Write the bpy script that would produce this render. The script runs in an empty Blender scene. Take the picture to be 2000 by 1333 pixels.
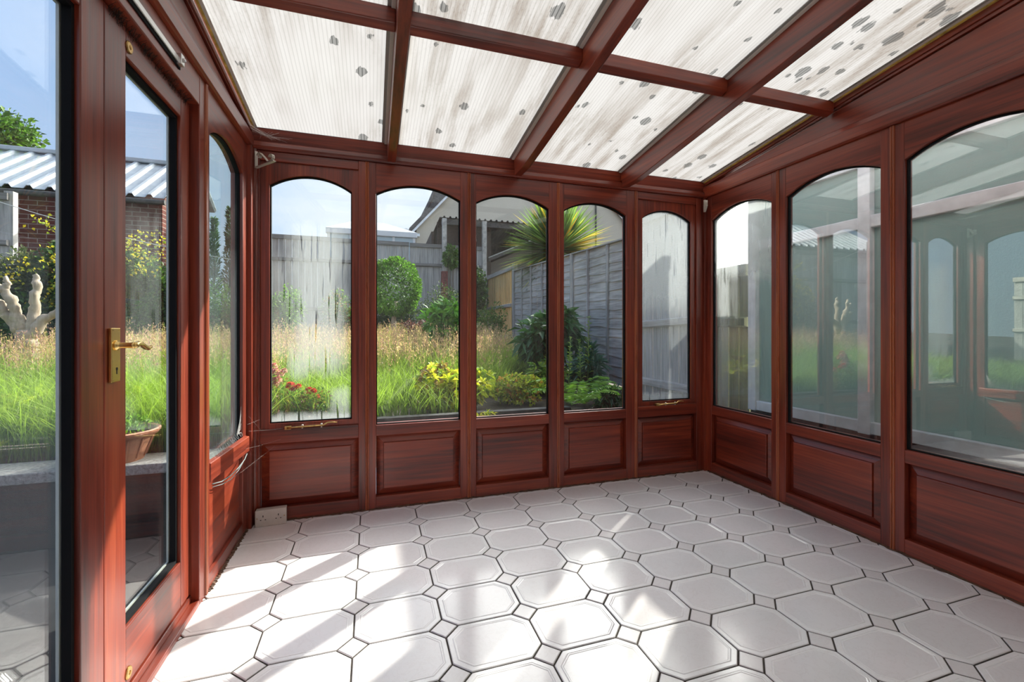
import bpy, bmesh, math, random
import numpy as np
from mathutils import Vector, Matrix, noise as mnoise

SC = bpy.context.scene
COL = SC.collection
PI = math.pi
random.seed(7)

# ------------------------------------------------------------------ materials
class NT:
    """small node-tree writer"""
    def __init__(self, name):
        self.m = bpy.data.materials.new(name)
        self.m.use_nodes = True
        self.t = self.m.node_tree
        self.t.nodes.clear()
        self.out = self.t.nodes.new('ShaderNodeOutputMaterial')
    def n(self, typ, **kw):
        nd = self.t.nodes.new(typ)
        for k, v in kw.items():
            setattr(nd, k, v)
        return nd
    def link(self, a, b):
        self.t.links.new(a, b)
    def put(self, sock, v):
        if hasattr(v, 'links') or isinstance(v, bpy.types.NodeSocket):
            self.t.links.new(v, sock)
        else:
            sock.default_value = v
    def math(self, op, a, b=0.0, c=0.0, clamp=False):
        nd = self.n('ShaderNodeMath', operation=op, use_clamp=clamp)
        self.put(nd.inputs[0], a); self.put(nd.inputs[1], b); self.put(nd.inputs[2], c)
        return nd.outputs[0]
    def pos(self):
        if not hasattr(self, '_pos'):
            g = self.n('ShaderNodeNewGeometry')
            s = self.n('ShaderNodeSeparateXYZ')
            self.link(g.outputs['Position'], s.inputs[0])
            self._pos = (g, s.outputs[0], s.outputs[1], s.outputs[2])
        return self._pos
    def vec(self, x, y, z):
        nd = self.n('ShaderNodeCombineXYZ')
        self.put(nd.inputs[0], x); self.put(nd.inputs[1], y); self.put(nd.inputs[2], z)
        return nd.outputs[0]
    def scaled(self, sx, sy, sz):
        _, x, y, z = self.pos()
        return self.vec(self.math('MULTIPLY', x, sx), self.math('MULTIPLY', y, sy), self.math('MULTIPLY', z, sz))
    def noise(self, vec, scale=1.0, detail=3.0, rough=0.5, dist=0.0):
        nd = self.n('ShaderNodeTexNoise')
        self.link(vec, nd.inputs['Vector'])
        nd.inputs['Scale'].default_value = scale
        nd.inputs['Detail'].default_value = detail
        nd.inputs['Roughness'].default_value = rough
        nd.inputs['Distortion'].default_value = dist
        return nd.outputs['Fac']
    def ramp(self, fac, stops):
        nd = self.n('ShaderNodeValToRGB')
        el = nd.color_ramp.elements
        while len(el) < len(stops):
            el.new(0.5)
        for e, (p, c) in zip(el, stops):
            e.position = p
            e.color = (c[0], c[1], c[2], 1) if len(c) == 3 else c
        self.link(fac, nd.inputs[0])
        return nd.outputs[0]
    def step(self, v, a, b):
        nd = self.n('ShaderNodeMapRange', interpolation_type='SMOOTHSTEP')
        self.put(nd.inputs[0], v)
        nd.inputs[1].default_value = a; nd.inputs[2].default_value = b
        nd.inputs[3].default_value = 0; nd.inputs[4].default_value = 1
        return nd.outputs[0]
    def mixc(self, f, a, b, mode='MIX'):
        nd = self.n('ShaderNodeMix', data_type='RGBA', blend_type=mode)
        self.put(nd.inputs[0], f)
        for s, v in ((nd.inputs[6], a), (nd.inputs[7], b)):
            if isinstance(v, tuple):
                s.default_value = (v[0], v[1], v[2], 1)
            else:
                self.link(v, s)
        return nd.outputs[2]
    def bump(self, h, strength=0.2, distance=0.01):
        nd = self.n('ShaderNodeBump')
        nd.inputs['Strength'].default_value = strength
        nd.inputs['Distance'].default_value = distance
        self.link(h, nd.inputs['Height'])
        return nd.outputs[0]
    def principled(self, base, rough=0.5, metal=0.0, spec=0.5, normal=None, **kw):
        p = self.n('ShaderNodeBsdfPrincipled')
        if isinstance(base, tuple):
            p.inputs['Base Color'].default_value = (base[0], base[1], base[2], 1)
        else:
            self.link(base, p.inputs['Base Color'])
        self.put(p.inputs['Roughness'], rough)
        p.inputs['Metallic'].default_value = metal
        p.inputs['Specular IOR Level'].default_value = spec
        if normal is not None:
            self.link(normal, p.inputs['Normal'])
        for k, v in kw.items():
            p.inputs[k].default_value = v
        return p.outputs[0]
    def mixs(self, f, a, b):
        nd = self.n('ShaderNodeMixShader')
        self.put(nd.inputs[0], f)
        self.link(a, nd.inputs[1]); self.link(b, nd.inputs[2])
        return nd.outputs[0]
    def adds(self, a, b):
        nd = self.n('ShaderNodeAddShader')
        self.link(a, nd.inputs[0]); self.link(b, nd.inputs[1])
        return nd.outputs[0]
    def bsdf(self, typ, color, **kw):
        nd = self.n(typ)
        if isinstance(color, tuple):
            nd.inputs['Color'].default_value = (color[0], color[1], color[2], 1)
        else:
            self.link(color, nd.inputs['Color'])
        for k, v in kw.items():
            self.put(nd.inputs[k], v)
        return nd.outputs[0]
    def done(self, sh):
        self.link(sh, self.out.inputs['Surface'])
        return self.m

def simple(name, col, rough=0.5, metal=0.0, var=0.0, scale=8.0, bump=0.0, spec=0.5, **kw):
    t = NT(name)
    if var > 0 or bump > 0:
        f = t.noise(t.scaled(1, 1, 1), scale, 4.0, 0.6)
        lo = tuple(c * (1 - var) for c in col); hi = tuple(min(1, c * (1 + var)) for c in col)
        c = t.ramp(f, [(0.3, lo), (0.7, hi)])
        nrm = t.bump(f, bump, 0.02) if bump > 0 else None
        return t.done(t.principled(c, rough, metal, spec, nrm, **kw))
    return t.done(t.principled(col, rough, metal, spec, **kw))

def wood(name, axis, stops, rough=0.3, fine=70.0, along=2.2, coat=0.0):
    t = NT(name)
    s = [fine, fine, fine]; s[axis] = along
    s2 = [9.0, 9.0, 9.0]; s2[axis] = 0.8
    a = t.noise(t.scaled(*s), 1.0, 3.0, 0.6, 0.3)
    b = t.noise(t.scaled(*s2), 1.0, 2.0, 0.5, 0.4)
    f = t.math('ADD', t.math('MULTIPLY', a, 0.5), t.math('MULTIPLY', b, 0.5))
    c = t.ramp(f, stops)
    r = t.math('ADD', t.math('MULTIPLY', a, 0.22), rough - 0.1)
    return t.done(t.principled(c, r, 0, 0.7, t.bump(a, 0.12, 0.003), **({'Coat Weight': coat, 'Coat Roughness': 0.25} if coat else {})))

MAHOG = [(0.30, (0.045, 0.010, 0.007)), (0.43, (0.150, 0.022, 0.011)), (0.57, (0.265, 0.041, 0.017)), (0.72, (0.40, 0.085, 0.030))]
WX = wood('mahogany_grain_x', 0, MAHOG, 0.33, coat=0.12)
WY = wood('mahogany_grain_y', 1, MAHOG, 0.33, coat=0.12)
WZ = wood('mahogany_grain_z', 2, MAHOG, 0.33, coat=0.12)
MAHOG_L = [(0.30, (0.20, 0.042, 0.015)), (0.5, (0.36, 0.085, 0.028)), (0.74, (0.50, 0.15, 0.05))]
WBEAD = wood('mahogany_bead', 2, MAHOG_L, 0.28)
BLACK = simple('black_rubber', (0.010, 0.010, 0.011), 0.85, spec=0.15)
SEALANT = simple('brown_sealant', (0.085, 0.035, 0.016), 0.7, var=0.6, scale=40, bump=0.5)
BRASS = simple('polished_brass', (0.90, 0.64, 0.24), 0.27, 1.0)
BRASSD = simple('dull_brass', (0.55, 0.36, 0.13), 0.35, 1.0, var=0.3, scale=60)
CREAMMETAL = simple('cream_painted_metal', (0.62, 0.58, 0.50), 0.4, 0.3)
STEEL = simple('brushed_steel', (0.75, 0.75, 0.74), 0.3, 0.9)
WHITEPL = simple('white_plastic', (0.62, 0.60, 0.56), 0.35, var=0.06, scale=30)
DARKHOLE = simple('dark_slot', (0.01, 0.008, 0.006), 0.8)

def tile_mat(name, col, rough):
    t = NT(name)
    v = t.scaled(1, 1, 1)
    a = t.noise(v, 16.0, 6.0, 0.65, 1.6)
    b = t.noise(v, 3.0, 2.0, 0.5)
    vein = t.math('SUBTRACT', 1.0, t.step(t.math('ABSOLUTE', t.math('SUBTRACT', a, 0.5)), 0.0, 0.035))
    c = t.ramp(b, [(0.3, tuple(x * 0.95 for x in col)), (0.7, (min(1, col[0] * 1.04), col[1] * 1.01, col[2] * 1.02))])
    c = t.mixc(t.math('MULTIPLY', vein, 0.22), c, (col[0] * 0.80, col[1] * 0.74, col[2] * 0.73))
    return t.done(t.principled(c, rough, 0, 0.5, t.bump(t.noise(v, 9.0, 3.0), 0.10, 0.004)))
TILE_F = tile_mat('tile_field_glaze', (0.765, 0.745, 0.745), 0.15)
TILE_B = tile_mat('tile_border_glaze', (0.83, 0.82, 0.815), 0.16)
TILE_D = tile_mat('tile_inset_glaze', (0.75, 0.725, 0.72), 0.20)
GROUT = simple('dark_grout', (0.045, 0.035, 0.028), 0.9, var=0.4, scale=60)

def glass(name, fog_and_reflections=None, u=0, base=0.02, streak=0.0, r0=0.035, tint=(0.965, 0.985, 0.975), filmcol=(0.62, 0.66, 0.66)):
    """clear pane: transparent + mirror by Schlick; condensation is a diffuse film on it, which also paints reflections on side_pane.
    fogs: list of (u0,u1,z0,z1,soft,amount)"""
    t = NT(name)
    g, x, y, z = t.pos()
    uu = (x, y)[u]
    dp = t.n('ShaderNodeVectorMath', operation='DOT_PRODUCT')
    t.link(g.outputs['Incoming'], dp.inputs[0]); t.link(g.outputs['Normal'], dp.inputs[1])
    k = t.math('SUBTRACT', 1.0, t.math('ABSOLUTE', dp.outputs['Value']))
    k5 = t.math('POWER', k, 5.0)
    fr = t.math('ADD', r0, t.math('MULTIPLY', k5, 1 - r0), clamp=True)
    clear = t.mixs(fr, t.bsdf('ShaderNodeBsdfTransparent', tint), t.bsdf('ShaderNodeBsdfGlossy', (1, 1, 1), Roughness=0.0))
    total = None
    vec = t.vec(t.math('MULTIPLY', uu, 55.0), t.math('MULTIPLY', z, 3.0), 0.0)
    st = t.noise(vec, 1.0, 3.0, 0.6, 0.2)
    bl = t.noise(t.vec(t.math('MULTIPLY', uu, 9.0), t.math('MULTIPLY', z, 4.0), 3.0), 1.0, 4.0, 0.6)
    fine = t.noise(t.vec(t.math('MULTIPLY', uu, 260.0), t.math('MULTIPLY', z, 200.0), 0.0), 1.0, 2.0, 0.6)
    for (u0, u1, z0, z1, soft, amt) in (fog_and_reflections or []):
        w = t.math('ADD', t.math('MULTIPLY', t.math('SUBTRACT', bl, 0.5), soft * 2.0), 0.0)
        ua = t.math('ADD', uu, w); za = t.math('ADD', z, w)
        m = t.math('MULTIPLY', t.step(ua, u0 - soft, u0 + soft), t.math('SUBTRACT', 1.0, t.step(ua, u1 - soft, u1 + soft)))
        m = t.math('MULTIPLY', m, t.math('MULTIPLY', t.step(za, z0 - soft, z0 + soft), t.math('SUBTRACT', 1.0, t.step(za, z1 - soft, z1 + soft))))
        m = t.math('MULTIPLY', m, amt)
        total = m if total is None else t.math('MAXIMUM', total, m)
    if total is not None:
        if streak > 0:
            cut = t.math('SUBTRACT', 1.0, t.math('MULTIPLY', t.step(st, 0.56, 0.68), streak))
            total = t.math('MULTIPLY', total, cut)
        total = t.math('MULTIPLY', total, t.math('ADD', 0.72, t.math('MULTIPLY', fine, 0.5)))
        total = t.math('MAXIMUM', total, t.math('MULTIPLY', bl, base), clamp=True)
    else:
        total = t.math('MULTIPLY', bl, base)
    film = t.mixs(0.45, t.bsdf('ShaderNodeBsdfTranslucent', filmcol), t.bsdf('ShaderNodeBsdfDiffuse', filmcol))
    return t.done(t.mixs(total, clear, film))

def roof_mat():
    t = NT('fluted_polycarbonate_underside')
    g, x, y, z = t.pos()
    fl = t.math('FRACT', t.math('MULTIPLY', x, 62.0))
    rib = t.math('SUBTRACT', 1.0, t.step(t.math('ABSOLUTE', t.math('SUBTRACT', fl, 0.5)), 0.06, 0.20))
    str1 = t.noise(t.vec(t.math('MULTIPLY', x, 11.0), t.math('MULTIPLY', y, 1.3), 0.0), 1.0, 5.0, 0.65, 0.2)
    grit = t.noise(t.vec(t.math('MULTIPLY', x, 150.0), t.math('MULTIPLY', y, 55.0), 0.0), 1.0, 3.0, 0.7)
    big = t.noise(t.vec(t.math('MULTIPLY', x, 1.6), t.math('MULTIPLY', y, 1.1), 4.0), 1.0, 2.0, 0.5)
    dirt = t.math('MULTIPLY', t.step(str1, 0.38, 0.68), t.step(big, 0.26, 0.64))
    dirt = t.math('ADD', t.math('MULTIPLY', dirt, 0.85), t.math('MULTIPLY', t.step(grit, 0.5, 0.75), t.math('MULTIPLY', t.step(big, 0.35, 0.65), 0.35)), clamp=True)
    col = t.mixc(dirt, (0.225, 0.222, 0.214), (0.105, 0.088, 0.072))
    col = t.mixc(t.math('MULTIPLY', rib, 0.24), col, (0.085, 0.080, 0.074))
    # blotches of moss and leaf litter, thicker towards one corner
    wob = t.noise(t.vec(t.math('MULTIPLY', x, 70.0), t.math('MULTIPLY', y, 22.0), 0.0), 1.0, 2.0, 0.6)
    dens = t.math('ADD', t.math('MULTIPLY', t.step(x, 0.75, 2.0), 0.22), t.math('MULTIPLY', t.math('MULTIPLY', t.step(x, 0.7, 2.1), t.math('SUBTRACT', 1.0, t.step(y, 1.2, 1.95))), 0.66))
    tot = None
    for sc, rr, off in ((4.6, 0.115, 0.0), (8.0, 0.17, 5.3)):
        vo = t.n('ShaderNodeTexVoronoi', voronoi_dimensions='2D')
        t.link(t.vec(t.math('ADD', t.math('MULTIPLY', x, 1.25), off), t.math('MULTIPLY', y, 0.95), 0.0), vo.inputs['Vector'])
        vo.inputs['Scale'].default_value = sc
        sepc = t.n('ShaderNodeSeparateColor'); t.link(vo.outputs['Color'], sepc.inputs[0])
        d = t.math('ADD', vo.outputs['Distance'], t.math('MULTIPLY', t.math('SUBTRACT', wob, 0.5), 0.30))
        rad = t.math('MULTIPLY', t.math('ADD', t.math('MULTIPLY', sepc.outputs[1], sepc.outputs[1]), 0.42), rr * 1.25)
        inside = t.step(t.math('SUBTRACT', rad, d), -0.012, 0.02)
        pick = t.math('GREATER_THAN', t.math('ADD', sepc.outputs[0], dens), 0.88)
        s = t.math('MULTIPLY', inside, pick)
        tot = s if tot is None else t.math('MAXIMUM', tot, s)
    blot = t.math('MULTIPLY', tot, t.math('ADD', 0.62, t.math('MULTIPLY', rib, 0.3)), clamp=True)
    col = t.mixc(blot, col, (0.03, 0.031, 0.03))
    tr = t.bsdf('ShaderNodeBsdfTranslucent', col)
    gl = t.bsdf('ShaderNodeBsdfGlossy', (0.9, 0.9, 0.9), Roughness=0.25)
    return t.done(t.mixs(0.05, tr, gl))
ROOF = roof_mat()
def clear_mat(name):
    t = NT(name)
    return t.done(t.mixs(0.05, t.bsdf('ShaderNodeBsdfTransparent', (0.96, 0.96, 0.95)), t.bsdf('ShaderNodeBsdfGlossy', (0.9, 0.9, 0.9), Roughness=0.1)))
ROOFTOP = clear_mat('polycarbonate_top')
GREYSEAL = simple('grey_glazing_seal', (0.34, 0.35, 0.33), 0.45)
TEALSEAL = simple('blue_grey_gasket', (0.17, 0.20, 0.20), 0.6)
WHITESEAL = simple('white_glazing_strip', (0.72, 0.71, 0.66), 0.4)
FOAM = simple('yellowed_foam', (0.62, 0.45, 0.10), 0.8, var=0.4, scale=30)

def leafmat(name, trans=0.35, rough=0.5, spec=0.3):
    t = NT(name)
    a = t.n('ShaderNodeAttribute', attribute_name='tone')
    c = a.outputs['Color']
    p = t.principled(c, rough, 0, spec)
    b = t.n('ShaderNodeMix', data_type='RGBA', blend_type='MULTIPLY')
    b.inputs[0].default_value = 1.0
    t.link(c, b.inputs[6]); b.inputs[7].default_value = (1.25, 1.35, 0.8, 1)
    return t.done(t.mixs(trans, p, t.bsdf('ShaderNodeBsdfTranslucent', b.outputs[2])))
LEAF = leafmat('leaf_matt')
LEAFG = leafmat('leaf_glossy', 0.22, 0.35, 0.5)
GRASSM = leafmat('grass_blade', 0.42, 0.55, 0.3)
PETAL = leafmat('petal', 0.4, 0.6, 0.2)

def boards(name, axis, lo, hi, rough=0.85, fine=45.0):
    t = NT(name)
    s = [fine, fine, fine]; s[axis] = 2.0
    s2 = [5.0, 5.0, 5.0]; s2[axis] = 0.9
    a = t.noise(t.scaled(*s), 1.0, 4.0, 0.65, 0.3)
    b = t.noise(t.scaled(*s2), 1.0, 3.0, 0.6)
    f = t.math('ADD', t.math('MULTIPLY', a, 0.55), t.math('MULTIPLY', b, 0.45))
    return t.done(t.principled(t.ramp(f, [(0.32, lo), (0.68, hi)]), rough, 0, 0.2, t.bump(a, 0.4, 0.01)))
GREYZ = boards('weathered_grey_board_upright', 2, (0.19, 0.18, 0.17), (0.62, 0.595, 0.57))
GREYX = boards('weathered_grey_rail', 0, (0.11, 0.10, 0.095), (0.34, 0.32, 0.30))
GREYY = boards('weathered_grey_lap', 1, (0.20, 0.180, 0.160), (0.70, 0.645, 0.59))
PALEZ = boards('pale_new_timber', 2, (0.42, 0.27, 0.11), (0.66, 0.48, 0.24))
MOSSZ = boards('green_stained_board', 2, (0.06, 0.065, 0.03), (0.24, 0.23, 0.13))
BARK = boards('brown_bark', 2, (0.08, 0.055, 0.04), (0.24, 0.19, 0.15))
DEADWOOD = boards('bleached_dead_wood', 2, (0.24, 0.18, 0.12), (0.60, 0.51, 0.40), 0.9, 30)
SOIL = simple('dark_soil', (0.050, 0.038, 0.026), 0.95, var=0.6, scale=22, bump=0.6)
STONE = simple('grey_coping_stone', (0.30, 0.295, 0.28), 0.9, var=0.5, scale=55, bump=0.5)
DARKWALL = simple('dark_rendered_wall', (0.020, 0.020, 0.020), 0.9, spec=0.2, var=0.4, scale=14, bump=0.3)
RENDER = simple('cream_pebbledash', (0.60, 0.53, 0.42), 0.95, var=0.14, scale=40, bump=0.5)
ROOFTILE = simple('dark_roof_tile', (0.075, 0.07, 0.068), 0.8, var=0.5, scale=9, bump=0.4)
WHITEP = simple('white_painted_frame', (0.74, 0.74, 0.72), 0.5, var=0.05, scale=10)
GREYFRAME = simple('grimy_white_frame', (0.78, 0.81, 0.83), 0.5, var=0.14, scale=9)
METALROOF = simple('galvanised_sheet', (0.50, 0.53, 0.55), 0.5, 0.2, var=0.18, scale=5)
DARKSHEET = simple('dark_corrugated_sheet', (0.07, 0.062, 0.058), 0.7, var=0.5, scale=18)
BRUSH = simple('dark_brown_brushwood', (0.055, 0.035, 0.027), 0.9, var=0.9, scale=30, bump=0.6)
TERRA = simple('terracotta_plastic', (0.42, 0.19, 0.11), 0.55, var=0.15, scale=20)
PAVING = simple('dark_patio_paving', (0.022, 0.022, 0.023), 0.9, spec=0.2, var=0.35, scale=7, bump=0.2)
PEBBLE = simple('grey_pebbledash', (0.12, 0.105, 0.09), 0.95, var=0.6, scale=60, bump=0.5)
REFLBAND = simple('dark_reflection_band', (0.05, 0.05, 0.048), 0.9, var=0.5, scale=16)
HOUSEWALL = simple('pale_house_wall', (0.84, 0.82, 0.78), 0.9, var=0.04, scale=4)
OLDWHITE = simple('weathered_white_paint', (0.42, 0.39, 0.36), 0.8, var=0.35, scale=12)
NPAINTRED = simple('flaking_red_paint', (0.22, 0.055, 0.05), 0.8, var=0.6, scale=24)
def obscure():
    t = NT('obscure_dark_glass')
    h = t.noise(t.scaled(60, 60, 60), 1.0, 2.0, 0.5, 1.5)
    return t.done(t.mixs(0.5, t.principled((0.32, 0.40, 0.39), 0.22, 0, 0.6, t.bump(h, 0.25, 0.01)), t.bsdf('ShaderNodeBsdfTranslucent', (0.50, 0.62, 0.60))))
OBSCURE = obscure()
def milky():
    t = NT('milky_roof_sheet')
    return t.done(t.mixs(0.1, t.bsdf('ShaderNodeBsdfTranslucent', (0.8, 0.8, 0.78)), t.bsdf('ShaderNodeBsdfDiffuse', (0.8, 0.8, 0.8))))
MILKY = milky()
def skypane():
    t = NT('pale_window_glass')
    return t.done(t.principled((0.42, 0.52, 0.55), 0.08, 0, 0.8))
SKYPANE = skypane()
def brick():
    t = NT('red_brick')
    _, x, y, z = t.pos()
    b = t.n('ShaderNodeTexBrick')
    t.link(t.vec(x, z, 0.0), b.inputs['Vector'])
    b.inputs['Color1'].default_value = (0.16, 0.05, 0.035, 1)
    b.inputs['Color2'].default_value = (0.105, 0.037, 0.03, 1)
    b.inputs['Mortar'].default_value = (0.30, 0.25, 0.21, 1)
    b.inputs['Scale'].default_value = 1.0
    b.inputs['Brick Width'].default_value = 0.225
    b.inputs['Row Height'].default_value = 0.075
    b.inputs['Mortar Size'].default_value = 0.006
    return t.done(t.principled(b.outputs['Color'], 0.9, 0, 0.2))
BRICK = brick()
def web():
    t = NT('dusty_web')
    return t.done(t.mixs(0.82, t.bsdf('ShaderNodeBsdfTransparent', (1, 1, 1)), t.bsdf('ShaderNodeBsdfDiffuse', (0.8, 0.78, 0.75))))
WEB = web()
DARKWEB = simple('sooty_web', (0.03, 0.028, 0.025), 0.95)

# ------------------------------------------------------------------ mesh writer
class MB:
    def __init__(self):
        self.v = []; self.f = []; self.mi = []; self.cur = 0
    def quad(self, *pts):
        n = len(self.v); self.v += [tuple(p) for p in pts]
        self.f.append(tuple(range(n, n + len(pts)))); self.mi.append(self.cur)
    def box(self, x0, x1, y0, y1, z0, z1, fn=None):
        p = [(x0, y0, z0), (x1, y0, z0), (x1, y1, z0), (x0, y1, z0), (x0, y0, z1), (x1, y0, z1), (x1, y1, z1), (x0, y1, z1)]
        self.hexa(p, fn)
    def hexa(self, p, fn=None):
        if fn: p = [fn(*q) for q in p]
        n = len(self.v); self.v += p
        for f in ((0, 3, 2, 1), (4, 5, 6, 7), (0, 1, 5, 4), (1, 2, 6, 5), (2, 3, 7, 6), (3, 0, 4, 7)):
            self.f.append(tuple(n + i for i in f)); self.mi.append(self.cur)
    def loft(self, rings, cap0=True, cap1=True, closed=True):
        n = len(self.v); k = len(rings[0])
        for r in rings: self.v += [tuple(p) for p in r]
        for i in range(len(rings) - 1):
            for j in range(k if closed else k - 1):
                a = n + i * k + j; b = n + i * k + (j + 1) % k
                self.f.append((a, b, b + k, a + k)); self.mi.append(self.cur)
        if cap0: self.f.append(tuple(n + j for j in range(k))[::-1]); self.mi.append(self.cur)
        if cap1: self.f.append(tuple(n + (len(rings) - 1) * k + j for j in range(k))); self.mi.append(self.cur)
    def tube(self, pts, radii, n=8, caps=True):
        pts = [Vector(p) for p in pts]
        if not isinstance(radii, (list, tuple)): radii = [radii] * len(pts)
        rings = []; up = None
        for i, p in enumerate(pts):
            d = (pts[min(i + 1, len(pts) - 1)] - pts[max(i - 1, 0)])
            if d.length < 1e-9: d = Vector((0, 0, 1))
            d.normalize()
            if up is None:
                up = Vector((0, 0, 1)) if abs(d.z) < 0.9 else Vector((1, 0, 0))
            a = d.cross(up)
            if a.length < 1e-6: a = d.cross(Vector((0, 1, 0)))
            a.normalize(); b = a.cross(d).normalized(); up = b
            rings.append([p + (a * math.cos(t) + b * math.sin(t)) * radii[i] for t in [2 * PI * k / n for k in range(n)]])
        self.loft(rings, caps, caps)
    def lathe(self, c, prof, n=24, axis=2, cap=True):
        rings = []
        for r, h in prof:
            ring = []
            for k in range(n):
                t = 2 * PI * k / n; q = [0, 0, 0]
                q[axis] = h; q[(axis + 1) % 3] = r * math.cos(t); q[(axis + 2) % 3] = r * math.sin(t)
                ring.append((c[0] + q[0], c[1] + q[1], c[2] + q[2]))
            rings.append(ring)
        self.loft(rings, cap, cap)

def obj(name, mb, mat, parent=None, bevel=0.0, smooth=False, fixn=True, tone=None):
    me = bpy.data.meshes.new(name)
    off = Vector((0, 0, 0))
    q = parent
    while q is not None:
        off += q.location; q = q.parent
    me.from_pydata([(a[0] - off.x, a[1] - off.y, a[2] - off.z) for a in mb.v], [], mb.f)
    mats = mat if isinstance(mat, (list, tuple)) else [mat]
    for m in mats: me.materials.append(m)
    if len(mats) > 1: me.polygons.foreach_set('material_index', mb.mi)
    if fixn:
        bm = bmesh.new(); bm.from_mesh(me)
        bmesh.ops.recalc_face_normals(bm, faces=bm.faces)
        bm.to_mesh(me); bm.free()
    if smooth: me.polygons.foreach_set('use_smooth', [True] * len(me.polygons))
    me.update()
    o = bpy.data.objects.new(name, me); COL.objects.link(o)
    if parent is not None: o.parent = parent
    if bevel > 0:
        b = o.modifiers.new('soft edges', 'BEVEL'); b.width = bevel; b.segments = 2; b.limit_method = 'ANGLE'; b.angle_limit = math.radians(40)
    return o
def empty(name, loc):
    o = bpy.data.objects.new(name, None); COL.objects.link(o); o.location = loc; o.empty_display_size = 0.05
    return o
def tag(o, label, cat, group=None, kind=None):
    o['label'] = label; o['category'] = cat
    if group: o['group'] = group
    if kind: o['kind'] = kind
    return o
def struct(o, label, cat): return tag(o, label, cat, None, 'structure')

# ------------------------------------------------------------------ room dimensions
XL, XR, YB, YF = -0.62, 2.349, 2.662, -1.0
HEAD = 2.008
def sheet_z(y): return 2.123 + 0.136 * (2.66 - y)
def mapB(u, d, z): return (u, YB + d, z)
def mapR(u, d, z): return (XR + d, u, z)
def mapL(u, d, z): return (XL - d, u, z)

def arch(a, b, z0, spring, apex, i=0.0, n=22):
    a += i; b -= i; z0 += i; spring -= i * 0.6; apex -= i
    h = apex - spring; w = (b - a) / 2; R = (w * w + h * h) / (2 * h); cx = (a + b) / 2; cz = apex - R
    t0 = math.asin(min(1, w / R))
    pts = [(a, z0), (b, z0)]
    for k in range(n + 1):
        t = t0 - 2 * t0 * k / n
        pts.append((cx + R * math.sin(t), cz + R * math.cos(t)))
    return pts
def arch_head(mb, fn, a, b, top, spring, apex, d0, d1, n=22):
    ar = arch(a, b, 0, spring, apex, 0, n)[2:]
    for k in range(n):
        (u1, w1), (u0, w0) = ar[k], ar[k + 1]
        mb.quad(fn(u0, d0, w0), fn(u1, d0, w1), fn(u1, d0, top), fn(u0, d0, top))
        mb.quad(fn(u0, d1, w0), fn(u0, d1, top), fn(u1, d1, top), fn(u1, d1, w1))
        mb.quad(fn(u0, d0, w0), fn(u0, d1, w0), fn(u1, d1, w1), fn(u1, d0, w1))
        mb.quad(fn(u0, d0, top), fn(u1, d0, top), fn(u1, d1, top), fn(u0, d1, top))
def merge(o, dist=0.0002):
    bm = bmesh.new(); bm.from_mesh(o.data)
    bmesh.ops.remove_doubles(bm, verts=bm.verts, dist=dist)
    bmesh.ops.recalc_face_normals(bm, faces=bm.faces)
    bm.to_mesh(o.data); bm.free()
def ring(mb, fn, o1, o2, d0, d1):
    """solid ring between two outlines of equal point count"""
    k = len(o1)
    for j in range(k):
        a, b = o1[j], o1[(j + 1) % k]; c, e = o2[j], o2[(j + 1) % k]
        for d in (d0, d1):
            mb.quad(fn(a[0], d, a[1]), fn(b[0], d, b[1]), fn(e[0], d, e[1]), fn(c[0], d, c[1]))
        mb.quad(fn(c[0], d0, c[1]), fn(e[0], d0, e[1]), fn(e[0], d1, e[1]), fn(c[0], d1, c[1]))
        mb.quad(fn(a[0], d0, a[1]), fn(b[0], d0, b[1]), fn(b[0], d1, b[1]), fn(a[0], d1, a[1]))
def slab(mb, fn, out, d0, d1):
    mb.loft([[fn(u, d0, w) for u, w in out], [fn(u, d1, w) for u, w in out]])
def rect(a, b, z0, z1, i=0.0): return [(a + i, z0 + i), (b - i, z0 + i), (b - i, z1 - i), (a + i, z1 - i)]
def raised_panel(mb, fn, a, b, z0, z1, m=0.040):
    prof = [(0.0, 0.046), (0.0, 0.036), (m, 0.019), (m + 0.002, 0.007), (m + 0.005, 0.006)]
    mb.loft([[fn(u, d, w) for u, w in rect(a, b, z0, z1, i)] for i, d in prof])

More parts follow.
